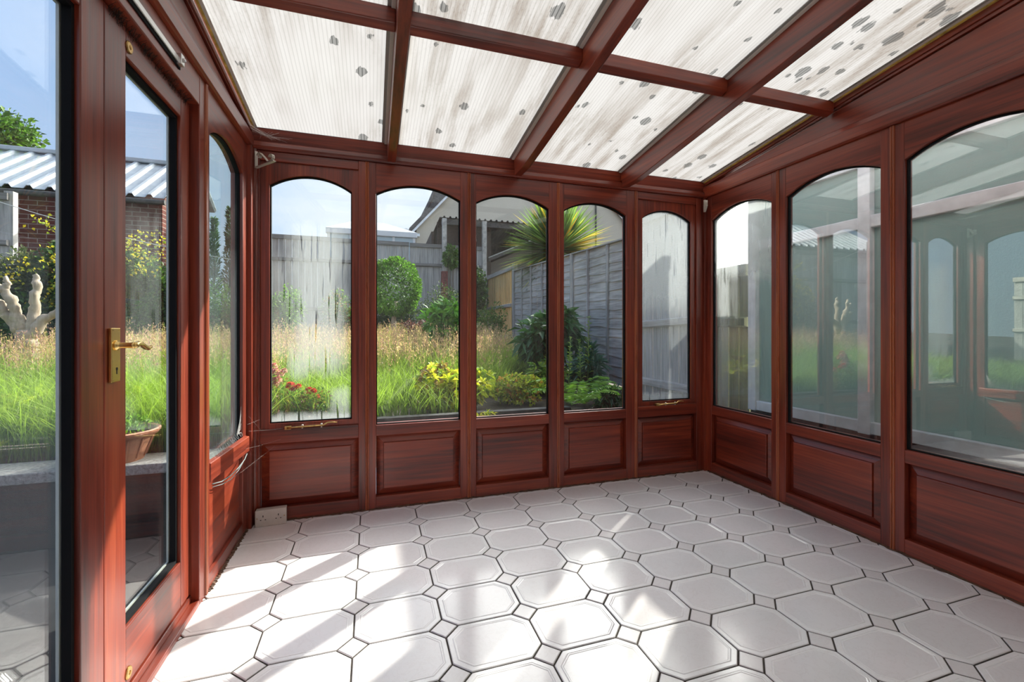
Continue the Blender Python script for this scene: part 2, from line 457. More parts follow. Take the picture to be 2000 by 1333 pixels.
SPRING, APEX, SILL = 1.830, 1.897, 0.485
def window_bay(num, label, fn, grain, A, B, a, b, gmat, casement=False, stay=None, sill=SILL, panel=True):
    base = fn((A + B) / 2, 0.03, 0.0)
    w = empty('window_%d' % num, base); struct(w, label, 'window')
    st = MB()
    sa, sb = (a, b)
    if casement: sa, sb = a - 0.043, b + 0.036
    st.box(A, sa, 0, 0.055, 0, HEAD, fn); st.box(sb, B, 0, 0.055, 0, HEAD, fn)
    obj('stile', st, WZ, w, 0.0025)
    rl = MB()
    rl.box(sa, sb, 0.0008, 0.055, 0, 0.072, fn)
    if casement:
        rl.box(sa, sb, 0.0008, 0.055, 0.422, 0.497, fn); rl.box(sa, sb, 0.0008, 0.055, 1.957, HEAD, fn)
    else:
        rl.hexa([fn(*q) for q in ((sa, 0.0008, 0.425), (sb, 0.0008, 0.425), (sb, 0.055, 0.425), (sa, 0.055, 0.425), (sa, 0.0008, sill), (sb, 0.0008, sill), (sb, 0.055, sill + 0.006), (sa, 0.055, sill + 0.006))])
        arch_head(rl, fn, sa, sb, HEAD, SPRING, APEX, 0.0008, 0.055)
    o = obj('rail', rl, grain, w, 0); merge(o)
    bv = o.modifiers.new('soft edges', 'BEVEL'); bv.width = 0.0022; bv.segments = 2; bv.limit_method = 'ANGLE'; bv.angle_limit = math.radians(50)
    if panel:
        pm = MB(); raised_panel(pm, fn, sa + 0.001, sb - 0.001, 0.0725, 0.4215)
        p = obj('raised_panel', pm, grain, w)
    host = w; d = 0.0; z0 = sill
    if casement:
        sm = MB(); d = 0.014; z0 = 0.527
        sm.box(sa + 0.0006, a, d, 0.052, 0.4975, 1.9565, fn); sm.box(b, sb - 0.0006, d, 0.052, 0.4975, 1.9565, fn)
        sm.box(a, b, d, 0.052, 0.4975, z0, fn); arch_head(sm, fn, a, b, 1.9565, SPRING, APEX, d, 0.052)
        s = obj('casement_sash', sm, WZ, w); merge(s)
        bv = s.modifiers.new('soft edges', 'BEVEL'); bv.width = 0.0022; bv.segments = 2; bv.limit_method = 'ANGLE'; bv.angle_limit = math.radians(50)
        host = s
    g = MB(); ring(g, fn, arch(a, b, z0, SPRING, APEX), arch(a, b, z0, SPRING, APEX, 0.006), d + 0.016, d + 0.0345)
    obj('gasket', g, BLACK, host)
    pn = MB(); slab(pn, fn, arch(a, b, z0, SPRING, APEX, 0.003), d + 0.024, d + 0.028)
    obj('glass_pane', pn, gmat, host)
    if stay:
        u0, u1 = stay
        sy = MB(); zc = 0.503
        L = u1 - u0
        pts = [fn(u0, -0.008, zc), fn(u0 + 0.2 * L, -0.013, zc + 0.004), fn(u0 + 0.62 * L, -0.013, zc + 0.006), fn(u0 + 0.72 * L, -0.012, zc + 0.006), fn(u0 + 0.80 * L, -0.010, zc + 0.018), fn(u0 + 0.9 * L, -0.012, zc + 0.020), fn(u1, -0.016, zc + 0.017)]
        sy.tube(pts, [0.0055, 0.0045, 0.0045, 0.0045, 0.004, 0.004, 0.003], 8)
        o = obj('casement_stay', sy, BRASSD, host, smooth=True)
        q = MB(); q.box(u0 - 0.012, u0 + 0.02, -0.010, 0.0145, zc - 0.008, zc + 0.010, fn)
        obj('stay_bracket', q, BRASSD, o, 0.002)
        for t in (0.30, 0.68):
            q = MB(); c = fn(u0 + t * L, -0.008, 0.4975)
            q.lathe(c, [(0.0055, 0.0), (0.0035, 0.004), (0.0035, 0.013), (0.006, 0.015), (0.005, 0.021)], 10)
            obj('stay_pin', q, CREAMMETAL, o, smooth=True)
    return w

def bead(num, fn, u, label):
    m = MB()
    for s in (-1, 1):
        cx = u + s * 0.0052; rg = []
        for z in (0.004, HEAD - 0.002):
            rg.append([fn(cx + 0.0054 * math.cos(t), 0.001 - 0.0075 * math.sin(t), z) for t in [PI * k / 8 for k in range(9)]] + [fn(cx - 0.0054, 0.012, z), fn(cx + 0.0054, 0.012, z)])
        m.loft(rg)
    o = obj('trim_%d' % num, m, WBEAD); struct(o, label, 'trim')
    return o

# ------------------------------------------------------------------ floor
def build_floor():
    m = MB(); px, py, cut, g = 0.2995, 0.2232, 0.050, 0.0028
    m.cur = 3
    m.quad((-0.75, YF - 0.05, -0.004), (2.45, YF - 0.05, -0.004), (2.45, 2.72, -0.004), (-0.75, 2.72, -0.004))
    m.quad((-0.75, YF - 0.05, -0.05), (-0.75, 2.72, -0.05), (2.45, 2.72, -0.05), (2.45, YF - 0.05, -0.05))
    ox, oy = 0.240, 1.760          # centre of one small inset
    for i in range(-4, 9):
        for j in range(-14, 7):
            cx = ox + px * (i + 0.5); cy = oy + py * (j + 0.5)
            if not (-0.95 < cx < 2.65 and -1.3 < cy < 2.9): continue
            def octa(inset, z):
                hx, hy = px / 2 - inset, py / 2 - inset; c = cut - inset * 0.414 - (0.0)
                c = max(c, 0.01)
                return [(cx - hx + c, cy - hy, z), (cx + hx - c, cy - hy, z), (cx + hx, cy - hy + c, z), (cx + hx, cy + hy - c, z),
                        (cx + hx - c, cy + hy, z), (cx - hx + c, cy + hy, z), (cx - hx, cy + hy - c, z), (cx - hx, cy - hy + c, z)]
            m.cur = 1
            m.loft([octa(g, -0.004), octa(g, -0.0016), octa(g + 0.0022, 0.0), octa(0.0175, 0.0), octa(0.0195, -0.0007), octa(0.0215, 0.0004), octa(0.0245, 0.0004), octa(0.027, -0.0004)], False, False)
            m.cur = 0
            p = octa(0.027, -0.0004); m.quad(*p)
    for i in range(-4, 10):
        for j in range(-14, 7):
            cx = ox + px * i; cy = oy + py * j
            if not (-0.8 < cx < 2.5 and -1.1 < cy < 2.8): continue
            m.cur = 2
            def dia(r, z): return [(cx, cy - r, z), (cx + r, cy, z), (cx, cy + r, z), (cx - r, cy, z)]
            r = cut - g * 1.42
            m.loft([dia(r, -0.004), dia(r, -0.0016), dia(r - 0.003, 0.0)], False, True)
    o = obj('floor', m, [TILE_F, TILE_B, TILE_D, GROUT], fixn=False)
    bm = bmesh.new(); bm.from_mesh(o.data)
    for co, no in (((-0.70, 0, 0), (-1, 0, 0)), ((2.405, 0, 0), (1, 0, 0)), ((0, 2.715, 0), (0, 1, 0)), ((0, YF - 0.02, 0), (0, -1, 0))):
        bmesh.ops.bisect_plane(bm, geom=bm.verts[:] + bm.edges[:] + bm.faces[:], plane_co=co, plane_no=no, clear_outer=True)
    bm.to_mesh(o.data); bm.free()
    struct(o, 'glossy pale octagonal tiled floor with dark grout and small square insets', 'floor')
build_floor()

# ------------------------------------------------------------------ windows
G_CLEAR = glass('clear_pane', None, 0, 0.012)
G_W1 = glass('misted_pane_first', [(-0.42, -0.17, 0.80, 1.62, 0.07, 0.30), (-0.56, -0.30, 0.9, 1.45, 0.08, 0.12), (-0.6, 0.0, 0.50, 0.560, 0.03, 0.45), (-0.22, -0.12, 0.5, 0.70, 0.04, 0.22)], 0, 0.03, 0.95)
G_W5 = glass('misted_pane_last', [(1.7, 2.3, 1.15, 2.0, 0.16, 0.36), (1.7, 2.3, 0.5, 1.15, 0.10, 0.11), (1.7, 2.3, 0.5, 0.58, 0.03, 0.42)], 0, 0.08, 0.75)
G_R1 = glass('misted_pane_side', [(2.05, 2.7, 1.40, 2.0, 0.12, 0.62), (2.46, 2.56, 0.48, 1.5, 0.02, 0.32), (2.2, 2.65, 0.48, 1.40, 0.08, 0.10)], 1, 0.06, 0.9, r0=0.06)
G_R = glass('side_pane', [(1.76, 2.02, 1.02, 1.50, 0.08, 0.20)], 1, 0.06, 0.2, r0=0.12)  # film patch and base film paint reflections into these panes
G_WL = glass('misted_pane_left', [(1.9, 2.7, 0.4, 1.35, 0.15, 0.09), (2.0, 2.25, 0.60, 1.8, 0.02, 0.05)], 1, 0.03, 0.2, r0=0.05, tint=(0.90, 0.965, 0.93))
G_D2 = glass('dusty_door_pane', [(0.3, 1.4, 0.45, 1.02, 0.12, 0.10)], 1, 0.03, 0.0, r0=0.06)
G_D1 = glass('door_pane', None, 1, 0.012, 0.0, r0=0.06)

window_bay(1, 'arched casement window at left of back wall, streaked with condensation', mapB, WX, -0.598, -0.025, -0.530, -0.108, G_W1, True, (-0.44, -0.185))
window_bay(2, 'clear arched window second from left in back wall, topiary beyond', mapB, WX, -0.025, 0.572, 0.024, 0.518, G_CLEAR)
window_bay(3, 'clear arched window in the middle of back wall, brushwood carport beyond', mapB, WX, 0.572, 1.170, 0.617, 1.104, G_CLEAR)
window_bay(4, 'clear arched window of back wall facing the grey lap fence and fern', mapB, WX, 1.170, 1.758, 1.211, 1.682, G_CLEAR)
window_bay(5, 'narrow misted arched casement at right end of back wall', mapB, WX, 1.758, 2.328, 1.820, 2.236, G_W5, True, (1.935, 2.145))
window_bay(6, 'misted arched window of right wall nearest the back corner', mapR, WY, 2.052, 2.642, 2.098, 2.600, G_R1)
window_bay(7, 'arched window in middle of right wall facing white crossed frame bars', mapR, WY, 1.435, 2.052, 1.487, 1.998, G_R)
window_bay(8, 'large arched window at right edge reflecting the roof panels', mapR, WY, 0.825, 1.435, 0.877, 1.386, G_R)
window_bay(9, 'arched window of right wall nearest the house', mapR, WY, 0.215, 0.825, 0.265, 0.777, G_R)
window_bay(10, 'arched window at house end of right wall', mapR, WY, -0.40, 0.215, -0.35, 0.165, G_R)
n_t = 1
for u, tx in ((-0.025, 'first joint from left'), (0.572, 'joint between topiary and middle windows'), (1.170, 'joint right of middle window'), (1.758, 'joint left of narrow misted casement')):
    bead(n_t, mapB, u, 'reeded mahogany bead on back wall, ' + tx); n_t += 1
for u, tx in ((2.052, 'nearest the back corner'), (1.435, 'left of large right window'), (0.825, 'right of large right window'), (0.215, 'nearest the house')):
    bead(n_t, mapR, u, 'reeded mahogany bead on right wall, ' + tx); n_t += 1

# window beyond the door, left wall (plain lower panel, loose cill)
def left_window():
    fn = mapL; A, B, a, b = 2.020, 2.600, 2.050, 2.530
    w = empty('window_11', fn((A + B) / 2, 0.03, 0)); struct(w, 'narrow arched window of left wall between door and back corner', 'window')
    m = MB(); m.box(A, a, 0, 0.055, 0, HEAD, fn); m.box(b, B, 0, 0.055, 0, HEAD, fn); obj('stile', m, WZ, w, 0.0025)
    m = MB(); m.box(a, b, 0.0008, 0.055, 0, 0.062, fn); m.box(a, b, 0.003, 0.055, 0.425, 0.470, fn); arch_head(m, fn, a, b, HEAD, SPRING, APEX, 0.0008, 0.055)
    o = obj('rail', m, WY, w); merge(o)
    m = MB(); m.box(a + 0.001, b - 0.001, 0.016, 0.046, 0.063, 0.424, fn); obj('lower_panel', m, WY, w, 0.002)
    m = MB(); m.hexa([fn(*q) for q in ((a + 0.002, -0.004, 0.430), (b + 0.03, -0.022, 0.418), (b + 0.03, 0.012, 0.418), (a + 0.002, 0.016, 0.430), (a + 0.002, -0.004, 0.505), (b + 0.03, -0.022, 0.494), (b + 0.03, 0.0, 0.500), (a + 0.002, 0.016, 0.511))])
    c = obj('loose_cill_bead', m, WY, w, 0.003); c['label'] = 'mahogany bead coming away at one end'
    m = MB()
    for k, dz in ((0, 0.0), (1, -0.012)):
        pts = [fn(2.062, -0.006, 0.418 + dz), fn(2.15, -0.014, 0.398 + dz), fn(2.25, -0.020, 0.390 + dz * 1.5), fn(2.36, -0.024, 0.393 + dz), fn(2.46, -0.024, 0.402), fn(2.53, -0.018, 0.412)]
        m.tube(pts, [0.0026 - 0.001 * k] * 6, 8)
    obj('hanging_gasket', m, TEALSEAL, w, smooth=True)
    m = MB(); ring(m, fn, arch(a, b, 0.470, SPRING, APEX), arch(a, b, 0.470, SPRING, APEX, 0.006), 0.014, 0.0345); obj('gasket', m, BLACK, w)
    m = MB(); slab(m, fn, arch(a, b, 0.470, SPRING, APEX, 0.003), 0.024, 0.028); obj('glass_pane', m, G_WL, w)
left_window()
bead(n_t, mapL, 2.008, 'reeded mahogany bead on left wall between door frame and window'); n_t += 1

# ------------------------------------------------------------------ walls : plates, posts, infill
def walls():
    wb = empty('wall_back', (0.86, YB + 0.03, 0)); struct(wb, 'back wall plate and fascia of mahogany above five arched windows', 'wall')
    m = MB()
    prof = [(0.055, HEAD), (-0.010, HEAD), (-0.018, HEAD + 0.006), (-0.020, HEAD + 0.018), (-0.014, HEAD + 0.040), (-0.006, HEAD + 0.046), (0.055, HEAD + 0.046)]
    m.loft([[(x, YB + d, z) for d, z in prof] for x in (XL + 0.0, XR)])
    obj('head_plate', m, WX, wb, 0.0015)
    m = MB()
    m.hexa([(XL, YB + 0.004, HEAD + 0.046), (XR, YB + 0.004, HEAD + 0.046), (XR, YB + 0.055, HEAD + 0.046), (XL, YB + 0.055, HEAD + 0.046), (XL, YB - 0.010, 2.128), (XR, YB - 0.010, 2.128), (XR, YB + 0.055, 2.112), (XL, YB + 0.055, 2.112)])
    obj('fascia_board', m, WX, wb, 0.002)
    m = MB(); m.box(XL, XR, YB + 0.0, YB + 0.055, -0.05, -0.001); obj('sole_plate', m, WX, wb)
    for nm, fn, s, txt in (('wall_right', mapR, XR, 'right wall plate and sloping boards above three arched windows'), ('wall_left', mapL, XL, 'left wall plate and sloping boards above glazed doors')):
        wr = empty(nm, fn(1.0, 0.03, 0)); struct(wr, txt, 'wall')
        m = MB(); y0, y1 = YF, YB
        prof = [(0.055, HEAD), (-0.012, HEAD), (-0.020, HEAD + 0.008), (-0.020, HEAD + 0.060), (-0.012, HEAD + 0.085), (-0.004, HEAD + 0.090), (0.055, HEAD + 0.090)]
        m.loft([[fn(y, d, z) for d, z in prof] for y in (y0, y1)])
        obj('head_plate', m, WY, wr, 0.0015)
        m = MB()
        def sl(y, dz): return sheet_z(y) + dz
        # tapered infill between the level plate and the sloping wall rafter
        ye = 2.62 - (2.12 - 2.123 + 0.0) / 0.136
        m.hexa([fn(y0, 0.004, HEAD + 0.09), fn(2.55, 0.004, HEAD + 0.09), fn(2.55, 0.05, HEAD + 0.09), fn(y0, 0.05, HEAD + 0.09), fn(y0, 0.004, sl(y0, -0.085)), fn(2.55, 0.004, HEAD + 0.0905), fn(2.55, 0.05, HEAD + 0.0905), fn(y0, 0.05, sl(y0, -0.085))])
        obj('infill_board', m, WY, wr)
        for nm2, da, za, zb in (('sloping_board', -0.004, -0.087, -0.054), ('sloping_cover_strip', -0.012, -0.050, -0.006), ('backing_board', 0.012, -0.10, -0.004)):
            m = MB(); ymax = 2.655; dB = 0.0115 if da < 0 else 0.05
            m.hexa([fn(y0, da, sl(y0, za)), fn(ymax, da, max(sl(ymax, za), HEAD + 0.0905)), fn(ymax, dB, max(sl(ymax, za), HEAD + 0.0905)), fn(y0, dB, sl(y0, za)), fn(y0, da, sl(y0, zb)), fn(ymax, da, max(sl(ymax, zb), HEAD + 0.0915)), fn(ymax, dB, max(sl(ymax, zb), HEAD + 0.0915)), fn(y0, dB, sl(y0, zb))])
            obj(nm2, m, WY, wr, 0.002 if da < 0 else 0)
        m = MB(); m.box(y0, y1, 0.0, 0.055, -0.05, -0.001, fn); obj('sole_plate', m, WY, wr)
    wr = bpy.data.objects['wall_right']
    m = MB(); m.box(YF, -0.40, 0, 0.055, 0, HEAD, mapR); obj('end_panel', m, WZ, wr, 0.002)
    m = MB(); m.box(YF, YB + 0.05, 0.0565, 0.072, 1.93, 2.12, mapR); obj('added_bounce_board', m, WHITEP, wr)  # unseen white board, added to neutralise red light bounced off the wood
    m = MB(); m.box(YF, YB + 0.05, 0.0565, 0.068, 0.0, 0.455, mapR); obj('added_bounce_panel', m, WHITEP, wr)  # unseen white panel, added for the same neutral bounce
    wl = bpy.data.objects['wall_left']
    m = MB(); m.box(YF, 0.62, 0, 0.055, 0, HEAD, mapL); obj('end_panel', m, WZ, wl, 0.002)
    # house wall behind the viewer
    m = MB(); m.box(XL - 0.3, XR + 0.3, YF - 0.15, YF, -0.05, 3.2); o = obj('wall_front', m, HOUSEWALL); struct(o, 'pale plastered house wall closing the conservatory', 'wall')
walls()
def corner(num, x0, x1, y0, y1, label, cx, cy, sx, sy):
    m = MB(); m.box(x0, x1, y0, y1, 0, HEAD)
    rg = []
    for z in (0.0, HEAD):
        rg.append([(cx, cy, z)] + [(cx + sx * 0.016 * math.cos(t), cy + sy * 0.016 * math.sin(t), z) for t in [PI / 2 * k / 6 for k in range(7)]])
    m.loft(rg)
    o = obj('trim_%d' % num, m, WZ, None, 0.0015); struct(o, label, 'trim')
corner(n_t, XL - 0.055, -0.598, 2.600, YB + 0.055, 'mahogany corner post at back left beside the socket', -0.598, 2.600 + 0.062, 1, -1); n_t += 1
corner(n_t, 2.328, XR + 0.055, 2.642, YB + 0.055, 'mahogany corner post at back right corner', 2.349, 2.662, -1, -1); n_t += 1

# ragged sealant along the skirting
def skirt(num, name, fn, u0, u1, label):
    rnd = random.Random(num); m = MB(); n = 150; r0 = []; r1 = []; r2 = []
    rings = []
    for k in range(n + 1):
        u = u0 + (u1 - u0) * k / n; w = 0.006 + 0.010 * rnd.random() ** 2; h = 0.004 + 0.007 * rnd.random()
        rings.append([fn(u, 0.002, 0.0004), fn(u, -w, 0.0004), fn(u, -w * 0.6, h * 0.7), fn(u, 0.002, h)])
    m.loft(rings); o = obj(name, m, SEALANT); struct(o, label, 'skirting')
skirt(1, 'baseboard_back', mapB, -0.55, 2.32, 'ragged brown sealant line along foot of back wall')
skirt(2, 'baseboard_right', mapR, YF, 2.63, 'ragged brown sealant line along foot of right wall')
skirt(3, 'baseboard_left', mapL, 2.03, 2.59, 'ragged brown sealant line along foot of left wall')

# ------------------------------------------------------------------ doors
def door(num, label, y0, y1, a, b, gmat, lock):
    fn = mapL; D0, D1 = 0.030, 0.072
    w = empty('door_%d' % num, fn((y0 + y1) / 2, 0.05, 0.045)); struct(w, label, 'door')
    z0, z1, g0, g1 = 0.050, 1.884, 0.212, 1.806
    m = MB(); m.box(y0, a, D0, D1, z0, z1, fn); m.box(b, y1, D0, D1, z0, z1, fn); obj('stile', m, WZ, w, 0.003)
    m = MB(); m.box(a, b, D0 + 0.0008, D1, z0, g0, fn); m.box(a, b, D0 + 0.0008, D1, g1, z1, fn); obj('rail', m, WY, w, 0.003)
    m = MB(); ring(m, fn, rect(a, b, g0, g1), rect(a, b, g0, g1, 0.011), D0 + 0.012, D0 + 0.030); obj('gasket', m, BLACK, w)
    m = MB(); ring(m, fn, rect(a, b, g0, g1, 0.0), rect(a, b, g0, g1, 0.012), D0 + 0.034, D0 + 0.040); obj('outer_bead', m, WHITESEAL, w)
    m = MB(); slab(m, fn, rect(a, b, g0, g1, 0.004), D0 + 0.0302, D0 + 0.0338); obj('glass_pane', m, gmat, w)
    if lock:
        dp = D0
        m = MB(); m.box(1.400, 1.442, dp - 0.0085, dp - 0.0005, 0.907, 1.050, fn)
        h = obj('handle_plate', m, BRASS, w, 0.002)
        m = MB()
        yc, zc = 1.421, 1.004
        m.lathe(fn(yc, dp - 0.0085, zc), [(0.013, -0.0005), (0.013, 0.003), (0.0095, 0.005), (0.0075, 0.010), (0.0075, 0.032), (0.0085, 0.036), (0.0085, 0.040)], 16, 0)
        pts = [fn(yc, dp - 0.046, zc), fn(yc + 0.006, dp - 0.047, zc), fn(yc + 0.022, dp - 0.047, zc + 0.0035), fn(yc + 0.042, dp - 0.047, zc + 0.001), fn(yc + 0.062, dp - 0.047, zc - 0.008), fn(yc + 0.078, dp - 0.047, zc - 0.011), fn(yc + 0.092, dp - 0.047, zc - 0.008), fn(yc + 0.098, dp - 0.047, zc - 0.005)]
        m.tube(pts, [0.0085, 0.0085, 0.008, 0.007, 0.0068, 0.0066, 0.005, 0.002], 12)
        obj('lever_handle', m, BRASS, h, smooth=True)
        m = MB(); kc = (1.424, 0.942)
        m.loft([[fn(kc[0] + 0.0042 * math.cos(t), dd, kc[1] + 0.0042 * math.sin(t)) for t in [2 * PI * k / 14 for k in range(14)]] for dd in (dp - 0.0090, dp - 0.0080)])
        m.box(kc[0] - 0.0019, kc[0] + 0.0019, dp - 0.0090, dp - 0.0080, kc[1] - 0.014, kc[1], fn)
        k = obj('keyhole', m, DARKHOLE, h)
        for yy in (1.405, 1.437):
            for zz in (0.913, 1.044):
                m = MB(); m.lathe(fn(yy, dp - 0.0085, zz), [(0.0022, 0.0), (0.0018, 0.0009)], 10, 0); obj('screw', m, BRASSD, h)
        for (yy, zz) in ((1.500, 0.083), (1.503, 1.838)):
            m = MB(); m.lathe(fn(yy, dp, zz), [(0.017, 0.0), (0.017, 0.0022), (0.014, 0.004), (0.006, 0.004), (0.005, 0.001)], 20, 0)
            o = obj('bolt_escutcheon', m, BRASSD, w, smooth=False)
    return w
door(1, 'glazed mahogany door leaf with brass lever handle on left wall', 1.3850, 1.934, 1.489, 1.859, G_D1, True)
door(2, 'glazed mahogany door leaf at left edge without a handle', 0.690, 1.3835, 0.800, 1.289, G_D2, False)
def door_frame():
    fn = mapL
    w = empty('trim_%d' % n_t, fn(1.3, 0.03, 0)); struct(w, 'mahogany frame around the pair of glazed doors', 'door frame')
    m = MB(); m.box(1.943, 1.997, 0, 0.080, 0, HEAD, fn); m.box(0.62, 0.682, 0, 0.080, 0, HEAD, fn); obj('jamb', m, WZ, w, 0.003)
    m = MB(); m.box(0.682, 1.943, 0.0006, 0.080, 1.893, HEAD, fn); obj('head', m, WY, w, 0.003)
    m = MB(); m.box(0.682, 1.943, 0.0, 0.090, 0.0, 0.020, fn); m.box(0.682, 1.943, 0.026, 0.090, 0.020, 0.044, fn); obj('threshold', m, WY, w, 0.003)
    m = MB(); m.box(0.70, 1.735, -0.007, 0.0, 1.937, 1.957, fn); v = obj('vent_strip', m, STEEL, w, 0.002)
    m = MB(); m.box(0.70, 1.760, -0.003, 0.0, 1.924, 1.9365, fn); obj('vent_slot', m, BLACK, v)
    m = MB(); m.box(1.728, 1.752, -0.018, 0.0, 1.930, 1.966, fn); m.lathe(fn(1.74, -0.017, 1.948), [(0.007, 0.0), (0.007, 0.006), (0.004, 0.008)], 12, 0); obj('vent_catch', m, STEEL, v, 0.002)
    m = MB(); m.box(1.9975, 2.0195, 0.012, 0.055, 0, HEAD, fn); obj('joint_cover', m, WZ, w)
door_frame(); n_t += 1

# ------------------------------------------------------------------ roof
RAFT = [0.109, 0.882, 1.655]
def roof():
    c = empty('ceiling', (0.86, 1.0, 2.2)); struct(c, 'lean-to roof of fluted translucent sheets on mahogany rafters', 'ceiling')
    for x in RAFT:
        m = MB(); x0, x1 = x - 0.023, x + 0.023; prof = []
        y0, y1 = YF, 2.652
        pr = [(y0, sheet_z(y0) - 0.140), (2.30, sheet_z(2.30) - 0.138), (2.47, sheet_z(2.47) - 0.136), (2.52, sheet_z(2.52) - 0.130), (2.641, HEAD + 0.004), (2.641, HEAD + 0.050), (2.655, HEAD + 0.050), (2.648, sheet_z(2.648) - 0.002), (y0, sheet_z(y0) - 0.002)]
        m.loft([[(xx, y, z) for y, z in pr] for xx in (x0, x1)])
        obj('rafter', m, WY, c, 0.003)
    edges = [XL] + RAFT + [XR]
    for i in range(4):
        a = edges[i] + (0.023 if i else 0.016); b = edges[i + 1] - (0.023 if i < 3 else 0.016)
        for yb in (1.70, 0.62):
            m = MB(); ya, yc = yb, yb + 0.042
            for q in (0,):
                m.hexa([(a, ya, sheet_z(ya) - 0.060), (b, ya, sheet_z(ya) - 0.060), (b, yc, sheet_z(yc) - 0.066), (a, yc, sheet_z(yc) - 0.066), (a, ya - 0.003, sheet_z(ya) - 0.003), (b, ya - 0.003, sheet_z(ya) - 0.003), (b, yc, sheet_z(yc) - 0.003), (a, yc, sheet_z(yc) - 0.003)])
            obj('cross_bar', m, WX, c, 0.004)
        # the sheet: clear body, translucent underside
        m = MB(); y0, y1 = YF, 2.80
        m.cur = 0; m.quad((a, y0, sheet_z(y0)), (b, y0, sheet_z(y0)), (b, y1, sheet_z(y1)), (a, y1, sheet_z(y1)))
        m.cur = 1
        t = 0.010
        m.quad((a, y0, sheet_z(y0) + t), (a, y1, sheet_z(y1) + t), (b, y1, sheet_z(y1) + t), (b, y0, sheet_z(y0) + t))
        for (p, q) in (((a, y0), (a, y1)), ((a, y1), (b, y1)), ((b, y1), (b, y0)), ((b, y0), (a, y0))):
            m.quad((p[0], p[1], sheet_z(p[1])), (q[0], q[1], sheet_z(q[1])), (q[0], q[1], sheet_z(q[1]) + t), (p[0], p[1], sheet_z(p[1]) + t))
        obj('roof_sheet', m, [ROOF, ROOFTOP], c)
        # glazing strips either side of the bay
        def strip(xa, xb, za, zb, mat, nm):
            m = MB(); y1 = 2.648
            m.hexa([(xa, y0, sheet_z(y0) + za), (xb, y0, sheet_z(y0) + za), (xb, y1, sheet_z(y1) + za), (xa, y1, sheet_z(y1) + za), (xa, y0, sheet_z(y0) + zb), (xb, y0, sheet_z(y0) + zb), (xb, y1, sheet_z(y1) + zb), (xa, y1, sheet_z(y1) + zb)])
            obj(nm, m, mat, c)
        if i < 3:
            strip(b - 0.016, b - 0.0004, -0.010, -0.0006, WHITESEAL, 'glazing_strip'); strip(b - 0.030, b - 0.0165, -0.004, -0.0006, GREYSEAL, 'sealant_strip')
        else:
            strip(b - 0.026, b - 0.002, -0.006, -0.0006, WHITESEAL, 'glazing_strip'); strip(b - 0.012, b - 0.0005, -0.011, -0.0062, FOAM, 'foam_strip'); strip(b - 0.040, b - 0.0262, -0.0035, -0.0006, GREYSEAL, 'sealant_strip')
        if i == 0:
            strip(a + 0.0005, a + 0.009, -0.008, -0.0006, FOAM, 'foam_strip'); strip(a + 0.0095, a + 0.022, -0.004, -0.0006, WHITESEAL, 'glazing_strip')
        else:
            strip(a + 0.0004, a + 0.007, -0.006, -0.0006, WHITESEAL, 'glazing_strip'); strip(a + 0.0075, a + 0.018, -0.0035, -0.0006, GREYSEAL, 'sealant_strip')
    # outer cover over the rafters keeps the daylight out of the joints
    for x in [XL - 0.02] + RAFT + [XR + 0.02]:
        m = MB(); y0, y1 = YF, 2.82; x0, x1 = x - 0.030, x + 0.030
        m.hexa([(x0, y0, sheet_z(y0) + 0.0105), (x1, y0, sheet_z(y0) + 0.0105), (x1, y1, sheet_z(y1) + 0.0105), (x0, y1, sheet_z(y1) + 0.0105), (x0, y0, sheet_z(y0) + 0.022), (x1, y0, sheet_z(y0) + 0.022), (x1, y1, sheet_z(y1) + 0.022), (x0, y1, sheet_z(y1) + 0.022)])
        obj('glazing_cap', m, WHITESEAL, c)
    m = MB(); y0, y1 = YB + 0.056, YB + 0.13
    m.box(XL - 0.06, XR + 0.06, y0, y1, 2.02, 2.085); obj('eaves_gutter', m, WHITEP, c, 0.006)
roof()

# ------------------------------------------------------------------ small things indoors
def bracket(x, y, dx, dy, label):
    r = empty('curtain_bracket', (x, y, 1.90)); tag(r, label, 'bracket', 'scrolled curtain brackets')
    d = Vector((dx, dy, 0)).normalized(); n = Vector((-d.y, d.x, 0)) * 0.008
    P = Vector((x, y, 0))
    def bar(m, a, b, t=0.003):
        a = Vector(a); b = Vector(b); ax = (b - a).normalized(); s = ax.cross(n).normalized() * t
        m.hexa([tuple(q) for q in (a - n - s, a + n - s, a + n + s, a - n + s, b - n - s, b + n - s, b + n + s, b - n + s)])
    def pt(u, z): return P + d * u + Vector((0, 0, z))
    m = MB(); bar(m, pt(0.004, 1.898), pt(0.004, 1.985)); obj('back_plate', m, CREAMMETAL, r, 0.001)
    m = MB(); bar(m, pt(0.002, 1.899), pt(0.155, 1.908)); obj('arm', m, CREAMMETAL, r, 0.001)
    m = MB()
    ctrl = []
    for k in range(9):
        t = PI * 1.5 - k * PI * 1.45 / 8; ctrl.append((0.030 + 0.012 * math.cos(t) * -1, 1.958 + 0.012 * math.sin(t)))
    ctrl += [(0.040, 1.970), (0.070, 1.945), (0.105, 1.912)]
    for k in range(8):
        t = -PI / 2 + k * PI * 1.4 / 7; ctrl.append((0.130 + 0.016 * math.cos(t), 1.930 + 0.016 * math.sin(t)))
    for k in range(len(ctrl) - 1): bar(m, pt(*ctrl[k]), pt(*ctrl[k + 1]), 0.0018)
    obj('scroll', m, CREAMMETAL, r)
bracket(-0.585, 2.630, 1, -1, 'cream scrolled metal bracket in top left corner above misted casement')
bracket(2.318, 2.632, -0.75, -1, 'cream metal bracket seen edge on in top right back corner')

